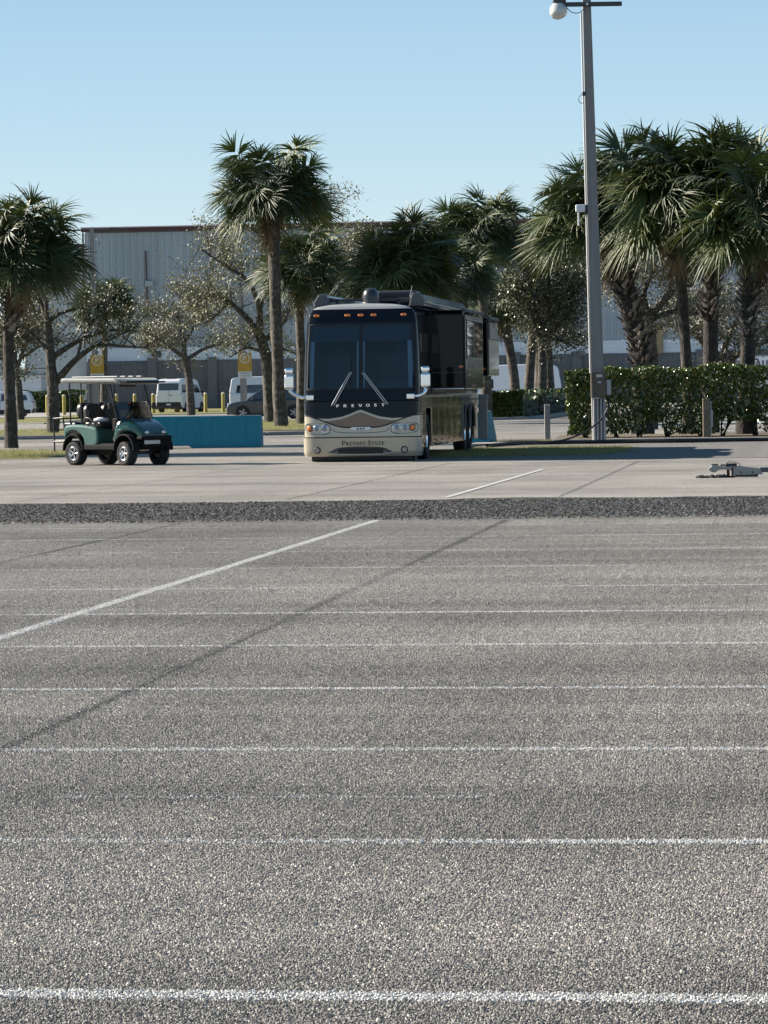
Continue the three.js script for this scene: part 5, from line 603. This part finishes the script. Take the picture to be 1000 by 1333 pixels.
// concrete barriers painted blue
function barrier(name, label, x, z, len, turn) {
  const b = thing(name, label, 'concrete barrier', [x, 0, z], turn, 'blue painted barriers'), h = .9, out = new THREE.Shape();
  const blue = paint(.01, .21, .29, .6, { map: dataTexture(512, 256, (i, j, o) => { const u = i / 512, v = j / 256, s = .82 + .22 * n16(u * 16, v * 6) + .1 * (n128(u * 128, v * 64) - .5), chip = smooth(n64(u * 64, v * 32) + .5 * n16(u * 16 + 4, v * 16), 1.12, 1.2) * .6; o[0] = s + chip; o[1] = s; o[2] = s; }), bumpMap: grit, bumpScale: .005 });
  const p = [[-len / 2, 0], [-len / 2 + .62, 0], [-len / 2 + .72, .07], [-len / 2 + 1.45, .07], [-len / 2 + 1.55, 0], [len / 2 - .5, 0], [len / 2 - .1, .0], [len / 2, .02], [len / 2, h], [-len / 2, h]];
  const g = extrude(p, .55, .02, 2), q = g.attributes.position; for (let i = 0; i < q.count; i++) { const y = q.getY(i), k = 1 - .42 * smooth(y, .1, .45) - .12 * (y / h); q.setZ(i, q.getZ(i) * k); } g.computeVertexNormals(); put('body', g, blue, b); put('worn_top', soft(len - .06, .012, .2, 0, h + .003, 0, .004), paint(.33, .36, .35, .9, { map: wear }), b); return b;
}
barrier('concrete_barrier', 'long blue painted concrete barrier standing behind the golf cart', -16.72, -95.0, 3.5, -.04);
barrier('concrete_barrier', 'teal concrete barrier seen end on behind the motorcoach', -8.95, -97.4, 3, Math.PI / 2);
// yellow bollards along the warehouse
{ const r = random(8); let first; const spots = [[-53.64, -241.29], [-52.44, -241.44], [-51.17, -241.59], [-49.09, -243.86], [-47.77, -244.02], [-46.62, -245.17], [-43.01, -246.61], [-41.73, -246.77], [-14.79, -221.84]];
  spots.forEach(([x, z], i) => { if (!first) { first = thing('bollard', 'yellow bollard between the white sport utility vehicle and the sparse tree trunk', 'bollard', [x, 0, z], 0, 'yellow bollards along the warehouse'); put('shaft', new THREE.CylinderGeometry(.13, .13, 1.35, 16).translate(0, .67, 0), paint(.42, .34, .08, .6, { map: wear }), first); put('cap', new THREE.SphereGeometry(.13, 16, 8, 0, 6.283, 0, 1.57).translate(0, 1.35, 0), paint(.55, .52, .4, .7), first); } else copy(first, [x, 0, z], 0, ['', 'yellow bollard standing before the middle of the dark clipped screen hedge', 'yellow bollard seen through the golf cart behind its rear frame', 'yellow bollard at the warehouse wall seen through the golf cart behind its seats', 'yellow bollard at the warehouse wall seen through the golf cart windshield', 'yellow bollard just beside the rear corner of the white passenger van', 'yellow bollard on the other side of the white passenger van', 'yellow bollard between the two white vans, closer to the long window van', 'single yellow bollard near the low clipped hedge and the white cargo van'][i]); }); }
// parking lot light poles carrying yellow parking banners
function bannerPole(x, z, label, arm) {
  const P = thing('banner_light_pole', label, 'light pole', [x, 0, z], TURN, 'light poles with yellow parking banners'); const POST = paint(.27, .265, .255, .9, { map: wear });
  { const g = new THREE.BoxGeometry(1, 11.9, 1, 1, 6, 1), p = g.attributes.position; for (let i = 0; i < p.count; i++) { const t = (p.getY(i) + 5.95) / 11.9, w = .42 - .18 * t; p.setXYZ(i, p.getX(i) * w - .1 * t, p.getY(i) + 5.95, p.getZ(i) * w); } put('pole', g, POST, P); }
  if (arm) { put('crossarm', soft(4.4, .1, .12, -.1, 11.75, 0, .02), paint(.05, .05, .055, .6), P); for (const x2 of [-1.9, 1.2]) put('lamp_head', soft(.5, .12, .3, x2, 11.84, 0, .04), paint(.06, .06, .065, .5), P); }
  const B = put('banner', box(.86, 1.15, .03, .1, 3.35, .26), paint(.52, .31, .035, .6, { map: wear }), P); put('banner_lower_panel', box(.86, .42, .03, .1, 2.56, .26), paint(.6, .6, .58, .6), P); put('circle_mark', new THREE.TorusGeometry(.29, .035, 8, 30).translate(.1, 3.6, .28), paint(.62, .6, .52, .6), B); put('letter_mark', letters('P', fontBold, .34, .02).translate(.1, 3.43, .278), paint(.62, .6, .52, .6), B); for (const y of [2.66, 2.5]) put('print_line', box(.62, .05, .008, .1, y, .279), paint(.3, .3, .3, .7), P);
}
bannerPole(-43.61, -210.27, 'light pole with crossarm and yellow parking banner near the far small palm', true);
bannerPole(-34.43, -211.39, 'light pole with yellow parking banner above the parked white van', false);
// trailer tongue lying at the edge of the lot
{ const T = thing('trailer_tongue', 'grey trailer tongue with coupler and chain resting on the asphalt', 'trailer tongue', [-1.5, 0, -58.7], TURN - .03); const GREY = paint(.3, .3, .29, .5, { metalness: .3, map: wear }), DARKGREY = paint(.08, .082, .085, .5, { metalness: .3 });
  put('coupler', join([extrude(curvy([[0, .13], [.02, .2], [.1, .215], [.25, .19], [.42, .19], [.42, .12], [.28, .14], [.14, .13], [.1, .1], [.03, .1]], 50), .09, .012), soft(.05, .05, .09, .0, .15, 0, .015)]), GREY, T); put('coupler_latch', join([soft(.12, .025, .05, .08, .225, 0, .01), soft(.16, .03, .04, .26, .215, 0, .01)]), DARKGREY, T);
  put('tongue_plate', extrude([[.38, .04], [.4, .19], [.5, .2], [.86, .15], [.9, .05], [.62, .04]], .1, .008), GREY, T); for (const x of [.52, .72]) put('plate_bolt', new THREE.CylinderGeometry(.016, .016, .12, 10).rotateX(Math.PI / 2).translate(x, .09, 0), BLACK, T);
  put('jack_foot', join([soft(.05, .2, .07, .31, .1, 0, .01), soft(.03, .18, .05, .38, .09, .03, .01), soft(.16, .03, .12, .34, .015, 0, .008)]), paint(.05, .015, .015, .7), T); put('tongue_beam', soft(3.2, .085, .1, 2.45, .115, 0, .012).rotateZ(.012), DARKGREY, T); put('beam_top_plate', soft(.5, .012, .09, 1.1, .168, 0, .004), paint(.45, .46, .47, .5), T); put('beam_underside_bracket', soft(.4, .05, .08, .62, .035, 0, .01), BLACK, T); put('cable_loop', tube([[.26, .22, .02], [.3, .265, .03], [.45, .255, .02], [.52, .215, 0], [.5, .2, -.02]], .006, 24), BLACK, T); put('cable_reel', soft(.2, .06, .08, .36, .215, 0, .025), BLACK, T);
  const r = random(19), o = new THREE.InstancedMesh(new THREE.DodecahedronGeometry(.03, 0), paint(.04, .036, .033, .95), 70), m = new THREE.Matrix4(), q = new THREE.Quaternion(); for (let i = 0; i < 70; i++) { const s = .3 + 1.1 * r(); q.setFromEuler(new THREE.Euler(r() * 6, r() * 6, r() * 6)); m.compose(V(-1.72 + .5 * r(), .012 * s, -58.72 + (r() - .5) * .25), q, V(s * 1.3, s, s)); o.setMatrixAt(i, m); } o.name = 'dirt_clods'; o.castShadow = o.receiveShadow = true; o.userData = { kind: 'stuff', label: 'small pile of dark dirt clods under the trailer coupler', category: 'dirt clods' }; scene.add(o); }
renderer.render(scene, camera);
